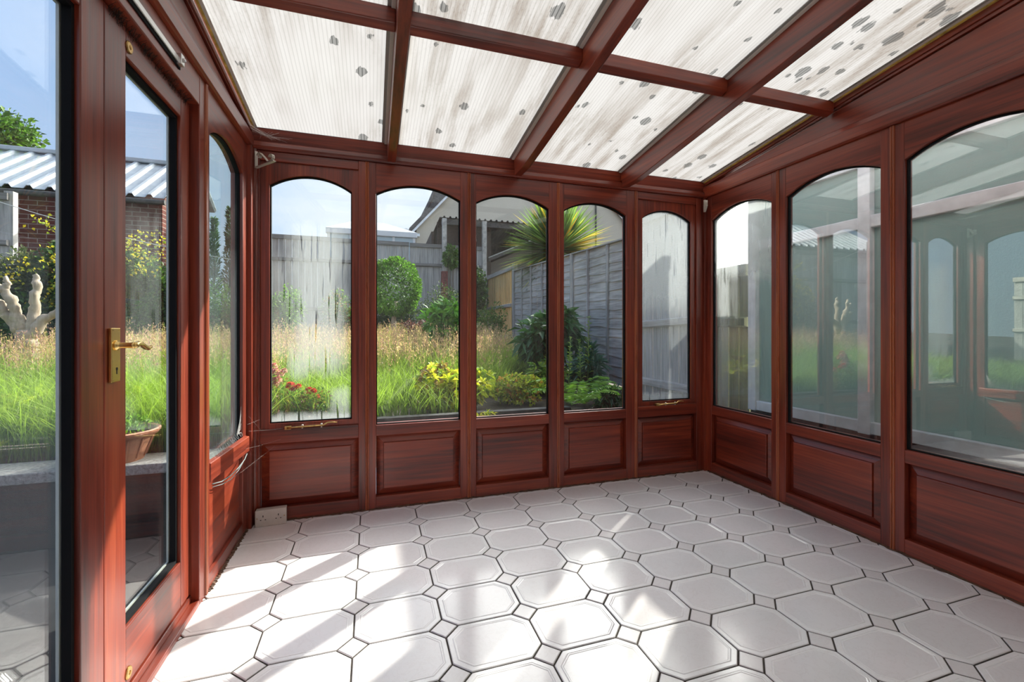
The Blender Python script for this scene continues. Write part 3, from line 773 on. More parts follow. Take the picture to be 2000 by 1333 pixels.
def socket():
    r = empty('wall_socket', (-0.512, 2.637, 0.0)); tag(r, 'white double plug socket standing on tiles in back left corner', 'socket')
    r.rotation_euler = (0, 0, math.radians(4))
    def ob(nm, m, mat, bev=0.0, par=None):
        me = obj(nm, m, mat, None, bev); me.parent = par or r; return me
    m = MB(); m.box(-0.073, 0.073, -0.018, 0.016, 0.001, 0.086); ob('back_box', m, WHITEPL, 0.004)
    m = MB(); m.box(-0.074, 0.074, -0.027, -0.0185, 0.0, 0.087); fp = ob('face_plate', m, WHITEPL, 0.003)
    for cx in (-0.036, 0.036):
        for q in ((cx - 0.002, cx + 0.002, 0.050, 0.060), (cx - 0.014, cx - 0.008, 0.034, 0.038), (cx + 0.008, cx + 0.014, 0.034, 0.038)):
            m = MB(); m.box(q[0], q[1], -0.0275, -0.0265, q[2], q[3]); ob('pin_slot', m, DARKHOLE, 0, fp)
    for cx in (-0.064, 0.064):
        m = MB(); m.lathe((cx, -0.0268, 0.046), [(0.003, 0.0), (0.0028, -0.0008)], 10, 1); ob('plate_screw', m, BRASSD, 0, fp)
socket()

def webs(name, strands, label, rad=0.0005, group=None):
    m = MB()
    for s in strands: m.tube(s, rad, 4)
    o = obj(name, m, WEB); tag(o, label, 'cobweb', group, 'stuff')
rw = random.Random(5)
st = []
for k in range(34):
    y = 2.10 + 0.40 * rw.random(); z = 0.508 + 0.006 * rw.random()
    st.append([(XL + 0.006, y, z), (XL - 0.010, y + 0.03 * (rw.random() - 0.5) + 0.02, z + 0.02 * rw.random() + 0.004)])
for k in range(26):
    z = 0.52 + 0.14 * rw.random()
    st.append([(XL - 0.006, 2.520, z), (XL - 0.010, 2.46 + 0.05 * rw.random(), 0.515 + 0.03 * rw.random())])
webs('cobweb', st, 'dusty cobweb along the cill of narrow left window', 0.00035, 'cobwebs')
st = [[(XL + 0.02, 2.50, 0.445), (-0.55, 2.57, 0.44), (-0.47, YB - 0.004, 0.445)], [(XL + 0.01, 2.16, 0.38), (-0.58, 2.35, 0.375), (-0.50, YB - 0.004, 0.41)], [(XL + 0.02, 2.56, 0.52), (-0.54, 2.63, 0.505), (-0.46, YB - 0.006, 0.503)], [(XL + 0.02, 2.55, 0.6), (-0.56, 2.64, 0.50)], [(XL + 0.02, 2.53, 0.56), (-0.57, 2.645, 0.56)]]
webs('cobweb', st, 'stray cobweb threads across corner between left window and misted casement', 0.00018, 'cobwebs')
st = []
for k in range(22):
    a = rw.random(); b = rw.random()
    st.append([(XL + 0.022, 2.655 - 0.14 * a, 2.10 - 0.002 * k % 0.02), (XL + 0.06 + 0.12 * b * 0.5, YB - 0.03, 2.075), (XL + 0.05 + 0.16 * b, YB - 0.012, 2.058 + 0.05 * rw.random())])
webs('cobweb', st, 'sagging cobweb in top left roof corner above scrolled bracket', 0.0003, 'cobwebs')
m = MB()
for k in range(150):
    y = 1.39 + 0.52 * rw.random(); a = rw.uniform(-0.02, 0.02)
    m.tube([(XL - 0.029, y, 1.862 + 0.02 * rw.random()), (XL - 0.022 - 0.006 * rw.random(), y + a * 0.5, 1.879 + 0.004 * rw.random()), (XL - 0.006 - 0.02 * rw.random(), y + a, 1.8905)], 0.0005, 4)
o = obj('cobweb', m, DARKWEB); tag(o, 'dark dusty cobweb along top edge of door with lever handle', 'cobweb', 'cobwebs', 'stuff')
# ------------------------------------------------------------------ garden helpers
def gz(y): return 0.22 + 0.05 * max(0.0, y - 3.1)
def bulk(name, V, F, tone, mat, parent=None, smooth=False):
    """one mesh from arrays; tone = the leaf's own colour, varied leaf by leaf"""
    off = np.zeros(3); q = parent
    while q is not None: off += np.array(q.location); q = q.parent
    me = bpy.data.meshes.new(name)
    V = np.asarray(V, dtype=np.float32) - off.astype(np.float32)
    me.vertices.add(len(V)); me.vertices.foreach_set('co', V.ravel())
    F = np.asarray(F, dtype=np.int32); k = F.shape[1]
    me.loops.add(F.size); me.loops.foreach_set('vertex_index', F.ravel())
    me.polygons.add(len(F)); me.polygons.foreach_set('loop_start', np.arange(0, F.size, k, dtype=np.int32))
    me.polygons.foreach_set('loop_total', np.full(len(F), k, dtype=np.int32))
    at = me.attributes.new('tone', 'FLOAT_COLOR', 'POINT')
    c = np.ones((len(V), 4), dtype=np.float32); c[:, :3] = np.clip(np.asarray(tone) * 1.05, 0, 0.92); at.data.foreach_set('color', c.ravel())
    me.materials.append(mat); me.update(calc_edges=True); me.validate()
    o = bpy.data.objects.new(name, me); COL.objects.link(o)
    if parent is not None: o.parent = parent
    return o
def unit(a): return a / np.maximum(np.linalg.norm(a, axis=1, keepdims=True), 1e-9)
def leaf_arrays(P, D, L, W, C, rng, fold=0.25, droop=0.15):
    """pointed folded leaves: base, two shoulders, mid, tip"""
    n = len(P); D = unit(D)
    R = rng.normal(size=(n, 3)); S = unit(np.cross(D, R)); U = np.cross(S, D)
    up = np.where(U[:, 2:3] < 0, -1.0, 1.0); U = U * up
    L = np.asarray(L).reshape(-1, 1); W = np.asarray(W).reshape(-1, 1)
    base = P; mid = P + D * L * 0.5
    l = mid + S * W * 0.5 + U * W * fold; r = mid - S * W * 0.5 + U * W * fold
    tip = P + D * L - np.array([0, 0, 1.0]) * L * droop
    V = np.stack([base, l, mid, r, tip], 1).reshape(-1, 3)
    i = np.arange(n)[:, None] * 5
    F = np.concatenate([i + np.array([[0, 2, 1]]), i + np.array([[0, 3, 2]]), i + np.array([[1, 2, 4]]), i + np.array([[2, 3, 4]])], 0)
    T = np.repeat(C, 5, axis=0)
    return V, F, T
def palette(rng, n, cols, var=0.18):
    cols = np.array(cols); k = rng.integers(0, len(cols), n)
    return cols[k] * (1 + rng.normal(size=(n, 1)) * var)
def blob_points(rng, n, c, rad, k=14, sub=0.42, shell=0.55):
    """points on lumpy sub-crowns spread through an ellipsoid"""
    c = np.array(c); rad = np.array(rad)
    d = unit(rng.normal(size=(k, 3))); q = c + d * rad * (0.62 * rng.random((k, 1)) ** 0.4)
    q = np.vstack([q, c[None]])
    j = rng.integers(0, len(q), n); e = unit(rng.normal(size=(n, 3)))
    r = (shell + (1 - shell) * rng.random((n, 1)))
    P = q[j] + e * rad * sub * r
    return P, unit(e + 0.55 * unit(P - c) + np.array([0, 0, 0.25]))
def stems(root, base, tops, r, mat=None):
    for t in tops:
        m = MB(); b = Vector(base); t = Vector(t); mid = (b + t) / 2 + Vector((0.03, 0.02, 0))
        m.tube([b, mid, t], [r, r * 0.8, r * 0.45], 7); obj('stem', m, mat or BARK, root, smooth=True)
def shrub(name, label, cat, c, rad, n, L, W, cols, seed, mat=None, group=None, ground=None, k=14, sub=0.42, rosette=0, droop=0.15, nst=2, stem_r=0.02):
    rng = np.random.default_rng(seed); g = gz(c[1]) if ground is None else ground
    root = empty(name, (c[0], c[1], g)); tag(root, label, cat, group)
    if rosette:
        P, N = blob_points(rng, n, c, rad, k, sub)
        P = np.repeat(P, rosette, 0); N = np.repeat(N, rosette, 0)
        D = unit(N * 0.55 + unit(rng.normal(size=P.shape)) * 0.85)
        tone = np.repeat(palette(rng, n, cols), rosette, 0) * (1 + rng.normal(size=(n * rosette, 1)) * 0.10)
    else:
        P, N = blob_points(rng, n, c, rad, k, sub)
        D = unit(N + rng.normal(size=P.shape) * 0.55); tone = palette(rng, n, cols)
    keep = P[:, 2] > g + 0.01; P, D, tone = P[keep], D[keep], tone[keep]; m = len(P)
    V, F, T = leaf_arrays(P, D, L * (0.7 + 0.6 * rng.random(m)), W * (0.7 + 0.6 * rng.random(m)), tone, rng, 0.22, droop)
    bulk('foliage', V, F, T, mat or LEAF, root)
    tops = []
    for i in range(nst):
        a = 2 * PI * i / max(1, nst) + 0.6
        tops.append((c[0] + rad[0] * 0.3 * math.cos(a), c[1] + rad[1] * 0.3 * math.sin(a), c[2] + rad[2] * 0.25))
    stems(root, (c[0], c[1], g - 0.02), tops, stem_r)
    return root
DKG = [(0.020, 0.050, 0.012), (0.035, 0.080, 0.018), (0.05, 0.10, 0.022)]
MDG = [(0.05, 0.12, 0.02), (0.08, 0.17, 0.03), (0.11, 0.20, 0.04)]
LTG = [(0.14, 0.27, 0.03), (0.20, 0.36, 0.05), (0.10, 0.20, 0.03)]

# ------------------------------------------------------------------ ground
m = MB()
xs = [-22, -12, -7, -4, -2, -0.75, 0.5, 1.5, 2.43, 4, 8, 16, 26]; ys = [3.10, 4, 5.5, 7.5, 9.5, 11.4, 16, 30, 60]
for i in range(len(xs) - 1):
    yy = list(ys)
    if xs[i] >= -0.76: yy = [2.735] + yy
    for j in range(len(yy) - 1):
        m.quad((xs[i], yy[j], gz(yy[j])), (xs[i + 1], yy[j], gz(yy[j])), (xs[i + 1], yy[j + 1], gz(yy[j + 1])), (xs[i], yy[j + 1], gz(yy[j + 1])))
m.quad((2.43, -3, 0.06), (4, -3, 0.06), (4, 2.735, 0.06), (2.43, 2.735, 0.06))
o = obj('ground', m, SOIL, None, fixn=False); struct(o, 'dark garden soil under the overgrown lawn', 'ground')
m = MB(); m.box(-9, -0.71, -4, 3.30, -0.30, -0.1855); o = obj('patio', m, PAVING); struct(o, 'dark paved path outside the glazed doors', 'patio')
r = empty('retaining_wall', (-3.8, 3.2, -0.185)); tag(r, 'low dark retaining wall with grey coping below the lawn', 'wall')
m = MB(); m.box(-7.0, -0.74, 3.13, 3.30, -0.184, 0.195); obj('wall_face', m, DARKWALL, r)
m = MB(); m.box(-7.0, -0.74, 3.09, 3.36, 0.195, 0.255); obj('coping', m, STONE, r, 0.006)
m = MB(); m.box(-0.60, 1.72, 3.62, 3.70, 0.20, 0.335); o = obj('reflection_band_board', m, REFLBAND, None, 0.006); tag(o, 'added dark edging board behind the windows, standing in for the sill reflection', 'edging')  # dark band built as a board, mostly the sill reflected in the glazing

# ------------------------------------------------------------------ lawn gone to seed
def meadow():
    rng = np.random.default_rng(11)
    def field(n, x0, x1, y0, y1, h, hv, w, base, tip, bend):
        X = rng.uniform(x0, x1, n); Y = rng.uniform(y0, y1, n)
        return X, Y, h * (1 + hv * rng.normal(size=n)), w, base, tip, bend
    Vs, Fs, Ts = [], [], []; cnt = 0
    def emit(X, Y, H, w, base, tip, bend):
        nonlocal cnt
        n = len(X); H = np.clip(H, 0.08, 0.9)
        Z = 0.22 + 0.05 * np.maximum(0, Y - 3.1)
        a = rng.uniform(0, 2 * PI, n); B = bend * H * rng.random(n) * 1.2
        dx, dy = np.cos(a), np.sin(a); sx, sy = -dy, dx
        rot = rng.uniform(0, 2 * PI, n); sx, sy = np.cos(rot), np.sin(rot)
        rows = []
        cols = []
        tone = (1 + rng.normal(size=(n, 1)) * 0.2)
        for (t, ww) in ((0, 1.0), (0.4, 0.9), (0.75, 0.6)):
            cx = X + dx * B * t * t; cy = Y + dy * B * t * t; cz = Z + H * (t - 0.25 * bend * t * t)
            for s in (-0.5, 0.5):
                rows.append(np.stack([cx + sx * w * ww * s, cy + sy * w * ww * s, cz], 1))
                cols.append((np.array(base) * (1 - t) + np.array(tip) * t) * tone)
        rows.append(np.stack([X + dx * B, Y + dy * B, Z + H * (1 - 0.25 * bend)], 1)); cols.append(np.array(tip) * tone)
        V = np.stack(rows, 1).reshape(-1, 3); C = np.stack(cols, 1).reshape(-1, 3)
        i = np.arange(n)[:, None] * 7 + cnt
        tri = np.concatenate([i + np.array([[a, b, c]]) for a, b, c in ((0, 1, 3), (0, 3, 2), (2, 3, 5), (2, 5, 4), (4, 5, 6))], 0)
        Vs.append(V); Fs.append(tri); Ts.append(C); cnt += n * 7
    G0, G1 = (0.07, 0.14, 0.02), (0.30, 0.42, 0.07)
    for (n, x0, x1, y0, y1, h, w) in ((9000, -0.75, 1.95, 3.72, 5.0, 0.36, 0.006), (10000, -1.9, 2.1, 5.0, 6.6, 0.46, 0.008), (6500, -2.2, 2.1, 6.6, 8.4, 0.48, 0.011),
                                      (9000, -2.6, -0.75, 3.38, 4.6, 0.42, 0.006), (8500, -3.6, -0.9, 4.6, 6.6, 0.48, 0.008), (5000, -4.2, -1.6, 6.6, 8.0, 0.50, 0.010), (4500, -5.0, -2.4, 3.38, 5.0, 0.30, 0.007), (1200, -6.5, -3.4, 5.0, 6.6, 0.16, 0.008)):
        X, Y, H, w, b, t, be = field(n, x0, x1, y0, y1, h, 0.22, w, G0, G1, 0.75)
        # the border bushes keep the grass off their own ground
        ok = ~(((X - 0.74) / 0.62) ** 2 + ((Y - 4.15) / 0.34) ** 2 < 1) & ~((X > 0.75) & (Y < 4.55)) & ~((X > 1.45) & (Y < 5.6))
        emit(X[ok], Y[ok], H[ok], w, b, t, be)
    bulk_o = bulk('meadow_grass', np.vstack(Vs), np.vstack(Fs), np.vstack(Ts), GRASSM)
    tag(bulk_o, 'long uncut green grass filling the garden beyond the windows', 'grass', None, 'stuff')
    # seed heads
    n = 8500
    X = rng.uniform(-3.6, 2.0, n); Y = rng.uniform(4.7, 8.5, n)
    ok = ~((X > 1.4) & (Y < 5.7)) & ~((X < -1.2) & (Y > 7.4)) & (rng.random(n) < np.clip((Y - 4.4) / 1.5, 0.08, 1)); X, Y = X[ok], Y[ok]; n = len(X)
    Z = 0.22 + 0.05 * (Y - 3.1); H = 0.56 * (1 + 0.13 * rng.normal(size=n)); a = rng.uniform(0, 2 * PI, n); lean = 0.12 * rng.random(n)
    tx, ty, tz = X + np.cos(a) * lean, Y + np.sin(a) * lean, Z + H
    K = 13
    t = rng.random((n, K)); hl = 0.20
    rad = 0.006 + 0.035 * np.sin(np.clip(t, 0.03, 1) * PI) * rng.random((n, K))
    an = rng.uniform(0, 2 * PI, (n, K))
    P = np.stack([tx[:, None] + rad * np.cos(an) + np.cos(a)[:, None] * 0.05 * t, ty[:, None] + rad * np.sin(an) + np.sin(a)[:, None] * 0.05 * t, tz[:, None] - hl * (1 - t)], 2).reshape(-1, 3)
    D = rng.normal(size=P.shape) * 0.5 + np.array([0, 0, 1.0])
    tone = np.repeat(palette(rng, n, [(0.46, 0.28, 0.22), (0.54, 0.35, 0.27), (0.40, 0.225, 0.19), (0.47, 0.35, 0.22)]), K, 0)
    V, F, T = leaf_arrays(P, D, 0.026 * (0.7 + 0.6 * rng.random(len(P))), np.full(len(P), 0.0095), tone, rng, 0.2, 0.0)
    # stalks
    S = []
    base = np.stack([X, Y, Z], 1); top = np.stack([tx, ty, tz], 1); sd_ = np.array([0.0016, 0.0, 0])
    SV = np.stack([base - sd_, base + sd_, top + sd_ * 0.6, top - sd_ * 0.6], 1).reshape(-1, 3)
    i = np.arange(n)[:, None] * 4 + len(V); SF = np.concatenate([i + np.array([[0, 1, 2]]), i + np.array([[0, 2, 3]])], 0)
    ST = np.repeat(palette(rng, n, [(0.34, 0.36, 0.12), (0.42, 0.34, 0.18)]), 4, 0)
    o = bulk('grass_seed_heads', np.vstack([V, SV]), np.vstack([F, SF]), np.vstack([T, ST]), GRASSM)
    tag(o, 'pinkish tan seed heads waving above the far grass', 'grass', None, 'stuff')
meadow()

# ------------------------------------------------------------------ border plants behind the back windows
AZ = [(0.62, 0.64, 0.05), (0.72, 0.68, 0.08), (0.24, 0.34, 0.04), (0.42, 0.50, 0.05), (0.30, 0.20, 0.06)]
shrub('azalea_bush', 'low yellow-green azalea bush outside, straddling topiary and middle windows', 'shrub', (0.74, 4.12, 0.44), (0.52, 0.30, 0.31), 640, 0.064, 0.030, AZ, 21, LEAF, rosette=7, k=16, sub=0.40)
shrub('azalea_bush', 'low olive and rust tinged azalea bush outside, right half of middle window', 'shrub', (1.44, 4.28, 0.42), (0.38, 0.26, 0.20), 700, 0.034, 0.016, [(0.42, 0.46, 0.06), (0.58, 0.32, 0.09), (0.46, 0.52, 0.08), (0.20, 0.28, 0.04)], 22, LEAF, rosette=6, k=12, sub=0.42)
shrub('azalea_seedling', 'small loose yellow-green shoot at foot of middle window', 'shrub', (0.86, 3.55, 0.30), (0.16, 0.12, 0.10), 40, 0.045, 0.018, AZ, 23, LEAF, rosette=6, k=5, nst=1, stem_r=0.006)
shrub('rhododendron', 'large dark glossy rhododendron growing against the grey lap fence', 'shrub', (2.20, 5.35, 0.92), (0.52, 0.42, 0.46), 210, 0.19, 0.055, [(0.035, 0.10, 0.03), (0.055, 0.15, 0.04), (0.08, 0.18, 0.06)], 24, LEAFG, rosette=8, k=12, sub=0.46, droop=0.25)
shrub('laurel_bush', 'bright green laurel bush right of the clipped ball tree', 'shrub', (1.02, 6.3, 1.06), (0.30, 0.30, 0.46), 170, 0.14, 0.045, [(0.10, 0.26, 0.03), (0.16, 0.36, 0.05), (0.07, 0.18, 0.03)], 25, LEAFG, rosette=7, k=10, sub=0.48)
shrub('dark_shrub', 'dark small-leaved shrub in front of grey fence behind the laurel', 'shrub', (1.30, 8.5, 1.38), (0.62, 0.4, 0.62), 4200, 0.045, 0.022, DKG + [(0.08, 0.10, 0.03)], 26, LEAF, k=18)
shrub('maple_bush', 'dull purple-leaved bush low between ball tree and laurel', 'shrub', (0.74, 7.3, 1.02), (0.30, 0.25, 0.28), 900, 0.05, 0.022, [(0.12, 0.035, 0.05), (0.17, 0.06, 0.07), (0.07, 0.03, 0.035)], 27, LEAF, k=9)
shrub('ivy_clump', 'ivy smothering the fence corner post beside pale timber panel', 'climber', (2.46, 10.6, 1.75), (0.36, 0.30, 1.00), 3600, 0.075, 0.06, DKG + MDG, 28, LEAFG, k=20, sub=0.40)
shrub('garden_shrub', 'mid green shrub in front of pale timber fence panel', 'shrub', (2.05, 7.6, 1.05), (0.40, 0.35, 0.50), 2600, 0.05, 0.026, MDG + [(0.14, 0.15, 0.04)], 29, LEAF, k=14)
shrub('climbing_rose', 'leafy climber wrapped around the white carport post', 'climber', (1.90, 11.05, 2.82), (0.26, 0.12, 0.42), 700, 0.085, 0.06, MDG, 30, LEAF, k=10)
shrub('leafy_shrub', 'light green leafy shrub seen low left through the misted casement', 'shrub', (-1.36, 7.9, 1.18), (0.42, 0.35, 0.66), 2600, 0.06, 0.035, MDG + LTG, 31, LEAF, k=16)
shrub('hawthorn_bush', 'green and russet bush seen right through the misted casement', 'shrub', (-0.42, 8.0, 1.18), (0.46, 0.35, 0.66), 2700, 0.055, 0.03, MDG + [(0.24, 0.13, 0.04)], 32, LEAF, k=16)
shrub('dark_hedge', 'dark hedge against the far grey fence behind the ball tree', 'hedge', (0.30, 9.6, 1.15), (1.1, 0.4, 0.75), 4200, 0.06, 0.03, DKG, 33, LEAF, k=22)
shrub('euphorbia', 'dark blue-green spurge at foot of the grey lap fence', 'plant', (2.50, 4.75, 0.56), (0.26, 0.24, 0.28), 60, 0.15, 0.030, [(0.03, 0.10, 0.06), (0.05, 0.14, 0.08)], 34, LEAFG, rosette=12, k=7, sub=0.5)
shrub('euphorbia', 'low dark spurge right of the fern at foot of window', 'plant', (2.22, 3.85, 0.36), (0.20, 0.18, 0.15), 34, 0.10, 0.026, [(0.03, 0.09, 0.04), (0.05, 0.13, 0.05)], 35, LEAFG, rosette=10, k=5, sub=0.5)
shrub('border_weeds', 'mixed green border weeds between fern and rhododendron', 'plant', (1.95, 4.65, 0.50), (0.34, 0.26, 0.30), 150, 0.10, 0.034, MDG + [(0.20, 0.28, 0.05)], 36, LEAF, rosette=5, k=10, sub=0.45)

def topiary():
    rng = np.random.default_rng(40); c = np.array((0.385, 7.6, 1.72)); g = gz(7.6)
    root = empty('topiary_tree', (0.36, 7.6, g)); tag(root, 'clipped round ball tree on a bare trunk in the middle of the garden', 'tree')
    n = 7000; e = unit(rng.normal(size=(n, 3))); e2 = e * np.array([0.40, 0.40, 0.50])
    e2[:, 2] *= np.where(e[:, 2] < 0, 0.92, 1.0)
    lump = 1 + 0.06 * np.sin(e[:, 0] * 9 + 1) * np.cos(e[:, 2] * 8)
    P = c + e2 * lump[:, None] * (0.86 + 0.16 * rng.random((n, 1)))
    V, F, T = leaf_arrays(P, e + rng.normal(size=e.shape) * 0.6 + np.array([0, 0, 0.3]), 0.05 * (0.7 + 0.6 * rng.random(n)), np.full(n, 0.026), palette(rng, n, [(0.09, 0.20, 0.03), (0.13, 0.28, 0.04), (0.06, 0.13, 0.025)]), rng)
    bulk('crown', V, F, T, LEAF, root)
    m = MB(); m.tube([(0.35, 7.6, g - 0.02), (0.345, 7.6, 0.9), (0.35, 7.58, 1.2), (0.385, 7.6, 1.5)], [0.05, 0.042, 0.04, 0.03], 9); obj('trunk', m, DEADWOOD, root, smooth=True)
topiary()

def blade_fan(name, P, D, L, W, C, mat, parent, rng, sag=0.3):
    n = len(P); D = unit(D); S = unit(np.cross(D, np.tile(np.array([[0, 0, 1.0]]), (n, 1)) + 0.01)); L = L[:, None]; W = W[:, None]
    rows = []; col = []
    for t, w in ((0, 0.6), (0.35, 1.0), (0.7, 0.75)):
        c = P + D * L * t - np.array([0, 0, 1.0]) * L * sag * t * t
        rows += [c - S * W * w * 0.5, c + S * W * w * 0.5]; col += [C * (0.75 + 0.35 * t)] * 2
    rows.append(P + D * L - np.array([0, 0, 1.0]) * L * sag); col.append(C * 1.1)
    V = np.stack(rows, 1).reshape(-1, 3); T = np.stack(col, 1).reshape(-1, 3); i = np.arange(n)[:, None] * 7
    F = np.concatenate([i + np.array([[a, b, c]]) for a, b, c in ((0, 1, 3), (0, 3, 2), (2, 3, 5), (2, 5, 4), (4, 5, 6))], 0)
    return bulk(name, V, F, T, mat, parent)
def cordyline():
    rng = np.random.default_rng(41); c = np.array((3.62, 8.3, 2.62)); g = gz(8.3)
    root = empty('cordyline_palm', (c[0], c[1], g)); tag(root, 'spiky green and yellow palm rising behind the grey lap fence', 'palm tree')
    n = 1250; D = unit(rng.normal(size=(n, 3)) + np.array([0, 0, 0.22])); L = 0.80 + 0.40 * rng.random(n)
    right = (D[:, 0] > 0.25) & (D[:, 2] < 0.55)
    C = palette(rng, n, [(0.12, 0.20, 0.05), (0.17, 0.27, 0.07), (0.09, 0.15, 0.05)])
    yl = palette(rng, n, [(0.70, 0.50, 0.06), (0.60, 0.55, 0.10), (0.62, 0.34, 0.05)])
    pick = rng.random(n) < np.where(right, 0.55, 0.07); C[pick] = yl[pick]
    blade_fan('crown', np.tile(c, (n, 1)) + D * 0.08, D, L, np.full(n, 0.046), C, LEAF, root, rng, 0.06)
    m = MB(); m.tube([(c[0], c[1], g - 0.02), (c[0] + 0.03, c[1], 1.5), tuple(c)], [0.10, 0.085, 0.08], 10); obj('trunk', m, BARK, root, smooth=True)
cordyline()

def fern():
    rng = np.random.default_rng(42); b = np.array((1.93, 3.95, 0.26))
    root = empty('fern', tuple(b)); tag(root, 'bright green fern with arching fronds at foot of window facing lap fence', 'fern')
    for k in range(16):
        a = 2 * PI * k / 16 + rng.normal() * 0.15; L = 0.46 + 0.14 * rng.random(); rise = 0.62 + 0.35 * rng.random()
        d = np.array([math.cos(a), math.sin(a), 0]); side = np.array([-d[1], d[0], 0])
        P, D, LL, W = [], [], [], []
        for t in np.linspace(0.12, 1, 24):
            p = b + d * L * t * 0.92 + np.array([0, 0, 1]) * (rise * L * (t - 0.72 * t * t) * 1.5)
            pl = 0.115 * math.sin(min(1.0, 0.12 + t * 0.92) * PI) ** 0.75 + 0.006
            for s in (-1, 1):
                P.append(p); D.append(side * s + d * 0.35 + np.array([0, 0, 0.06 * rng.normal()])); LL.append(pl); W.append(0.018)
        n = len(P); C = palette(rng, n, [(0.16, 0.32, 0.05), (0.22, 0.40, 0.07)], 0.08) * (0.85 + 0.3 * rng.random())
        V, F, T = leaf_arrays(np.array(P), np.array(D), np.array(LL), np.array(W), C, rng, 0.06, 0.1)
        bulk('frond', V, F, T, LEAF, root)
fern()

def tall_weed(name, label, x, y, h, seed, leaf=0.085, lean=(0.02, 0.0), n=46, grp=None):
    rng = np.random.default_rng(seed); g = gz(y)
    root = empty(name, (x, y, g)); tag(root, label, 'weed', grp)
    m = MB(); m.tube([(x, y, g - 0.01), (x + lean[0] * 0.4, y + lean[1] * 0.4, g + h * 0.5), (x + lean[0], y + lean[1], g + h)], [0.007, 0.005, 0.002], 6); obj('stem', m, simple_green, root, smooth=True)
    t = np.sort(rng.random(n)) ** 0.8; a = np.arange(n) * 2.4
    P = np.stack([x + lean[0] * t, y + lean[1] * t, g + h * (0.10 + 0.9 * t)], 1)
    D = np.stack([np.cos(a), np.sin(a), 0.5 + 0.5 * t], 1)
    V, F, T = leaf_arrays(P, D, leaf * (1.15 - 0.65 * t), 0.02 * (1.2 - 0.6 * t), palette(rng, n, [(0.16, 0.28, 0.05), (0.24, 0.36, 0.07)]), rng, 0.2, 0.25)
    bulk('leaves', V, F, T, LEAF, root)
simple_green = simple('green_stem', (0.16, 0.24, 0.06), 0.6)
tall_weed('willowherb', 'tallest leafy weed spike in front of the grey lap fence', 2.40, 4.62, 0.88, 50, 0.10)
tall_weed('willowherb', 'second weed spike, left of the tallest in the border', 2.26, 4.50, 0.62, 51, 0.09, (-0.03, 0))
tall_weed('willowherb', 'feathery weed spike left in window facing lap fence', 2.05, 4.40, 0.66, 52, 0.07, (0.03, 0), 60)
tall_weed('willowherb', 'lone weed spike rising above the grass seen through the door', -2.52, 7.05, 0.88, 53, 0.09, (0.02, 0))

def rose_bush(name, label, c, rad, blooms, colr, seed, nleaf):
    rng = np.random.default_rng(seed); g = gz(c[1])
    root = shrub(name, label, 'rose bush', c, rad, nleaf, 0.035, 0.018, [(0.07, 0.16, 0.03), (0.12, 0.22, 0.04), (0.20, 0.14, 0.05)], seed, LEAF, k=9, sub=0.5, stem_r=0.008)
    for (x, y, z, s) in blooms:
        n = 40; e = unit(rng.normal(size=(n, 3)) + np.array([0, 0, 0.5]))
        V, F, T = leaf_arrays(np.array((x, y, z)) + e * s * 0.45, e + rng.normal(size=e.shape) * 0.35, np.full(n, s * 0.85), np.full(n, s * 0.9), palette(rng, n, colr, 0.1), rng, 0.3, 0.1)
        bulk('bloom', V, F, T, PETAL, root)
rose_bush('rose_bush', 'pink rose bush at lower left of the misted casement', (-0.80, 3.95, 0.50), (0.24, 0.2, 0.26), [(-0.74, 3.9, 0.745, 0.026), (-0.72, 3.88, 0.70, 0.030), (-0.69, 3.9, 0.69, 0.026), (-0.78, 3.9, 0.71, 0.03), (-0.77, 3.87, 0.66, 0.024), (-0.71, 3.86, 0.63, 0.036), (-0.735, 3.85, 0.605, 0.03), (-0.66, 3.87, 0.71, 0.02)], [(0.58, 0.33, 0.33), (0.58, 0.40, 0.39), (0.52, 0.18, 0.21)], 60, 900)
rose_bush('rose_bush', 'red rose bush in front of the long grass at misted casement', (-0.52, 3.85, 0.42), (0.32, 0.2, 0.20), [(-0.60, 3.78, 0.60, 0.030), (-0.575, 3.8, 0.575, 0.026), (-0.545, 3.78, 0.59, 0.022), (-0.47, 3.8, 0.555, 0.026), (-0.44, 3.8, 0.55, 0.022), (-0.41, 3.8, 0.505, 0.018), (-0.78, 3.7, 0.43, 0.018)], [(0.45, 0.04, 0.03), (0.58, 0.09, 0.06)], 61, 1000)

# ------------------------------------------------------------------ fences
def lap_panel(label, x, y0, y1, battens, zt):
    r = empty('fence_panel', (x, (y0 + y1) / 2, gz(y0))); tag(r, label, 'fence panel', 'grey lap fence panels')
    rnd = random.Random(int(y0 * 100)); m = MB(); zb = gz(y0) + 0.02; H = zt(y0) - 0.02 - zb; nb = 15
    for k in range(nb):
        a, b = zb + H * k / nb, zb + H * (k + 1) / nb + 0.03; ns = 9; rg = []
        ph = rnd.random() * 6
        for i in range(ns + 1):
            y = y0 + (y1 - y0) * i / ns; dz = zt(y) - zt(y0); wv = 0.010 * math.sin(ph + i * 1.3) + 0.006 * rnd.random()
            rg.append([(x - 0.013, y, a + wv + dz), (x - 0.004, y, a + wv + dz), (x + 0.006, y, b + dz), (x + 0.001, y, b + dz)])
        m.loft(rg)
    obj('boards', m, GREYY, r)
    for y in battens:
        m = MB(); m.box(x - 0.040, x - 0.012, y - 0.019, y + 0.019, zb, zt(y) - 0.012); obj('batten', m, GREYZ, r, 0.003)
    m = MB(); m.hexa([(x - 0.045, y0, zt(y0) - 0.010), (x + 0.02, y0, zt(y0) - 0.010), (x + 0.02, y1, zt(y1) - 0.010), (x - 0.045, y1, zt(y1) - 0.010), (x - 0.045, y0, zt(y0) + 0.008), (x + 0.02, y0, zt(y0) + 0.008), (x + 0.02, y1, zt(y1) + 0.008), (x - 0.045, y1, zt(y1) + 0.008)]); obj('capping', m, GREYY, r)
FX = 2.95
def ztop(y): return 2.150 + 0.034 * (y - 5.07)
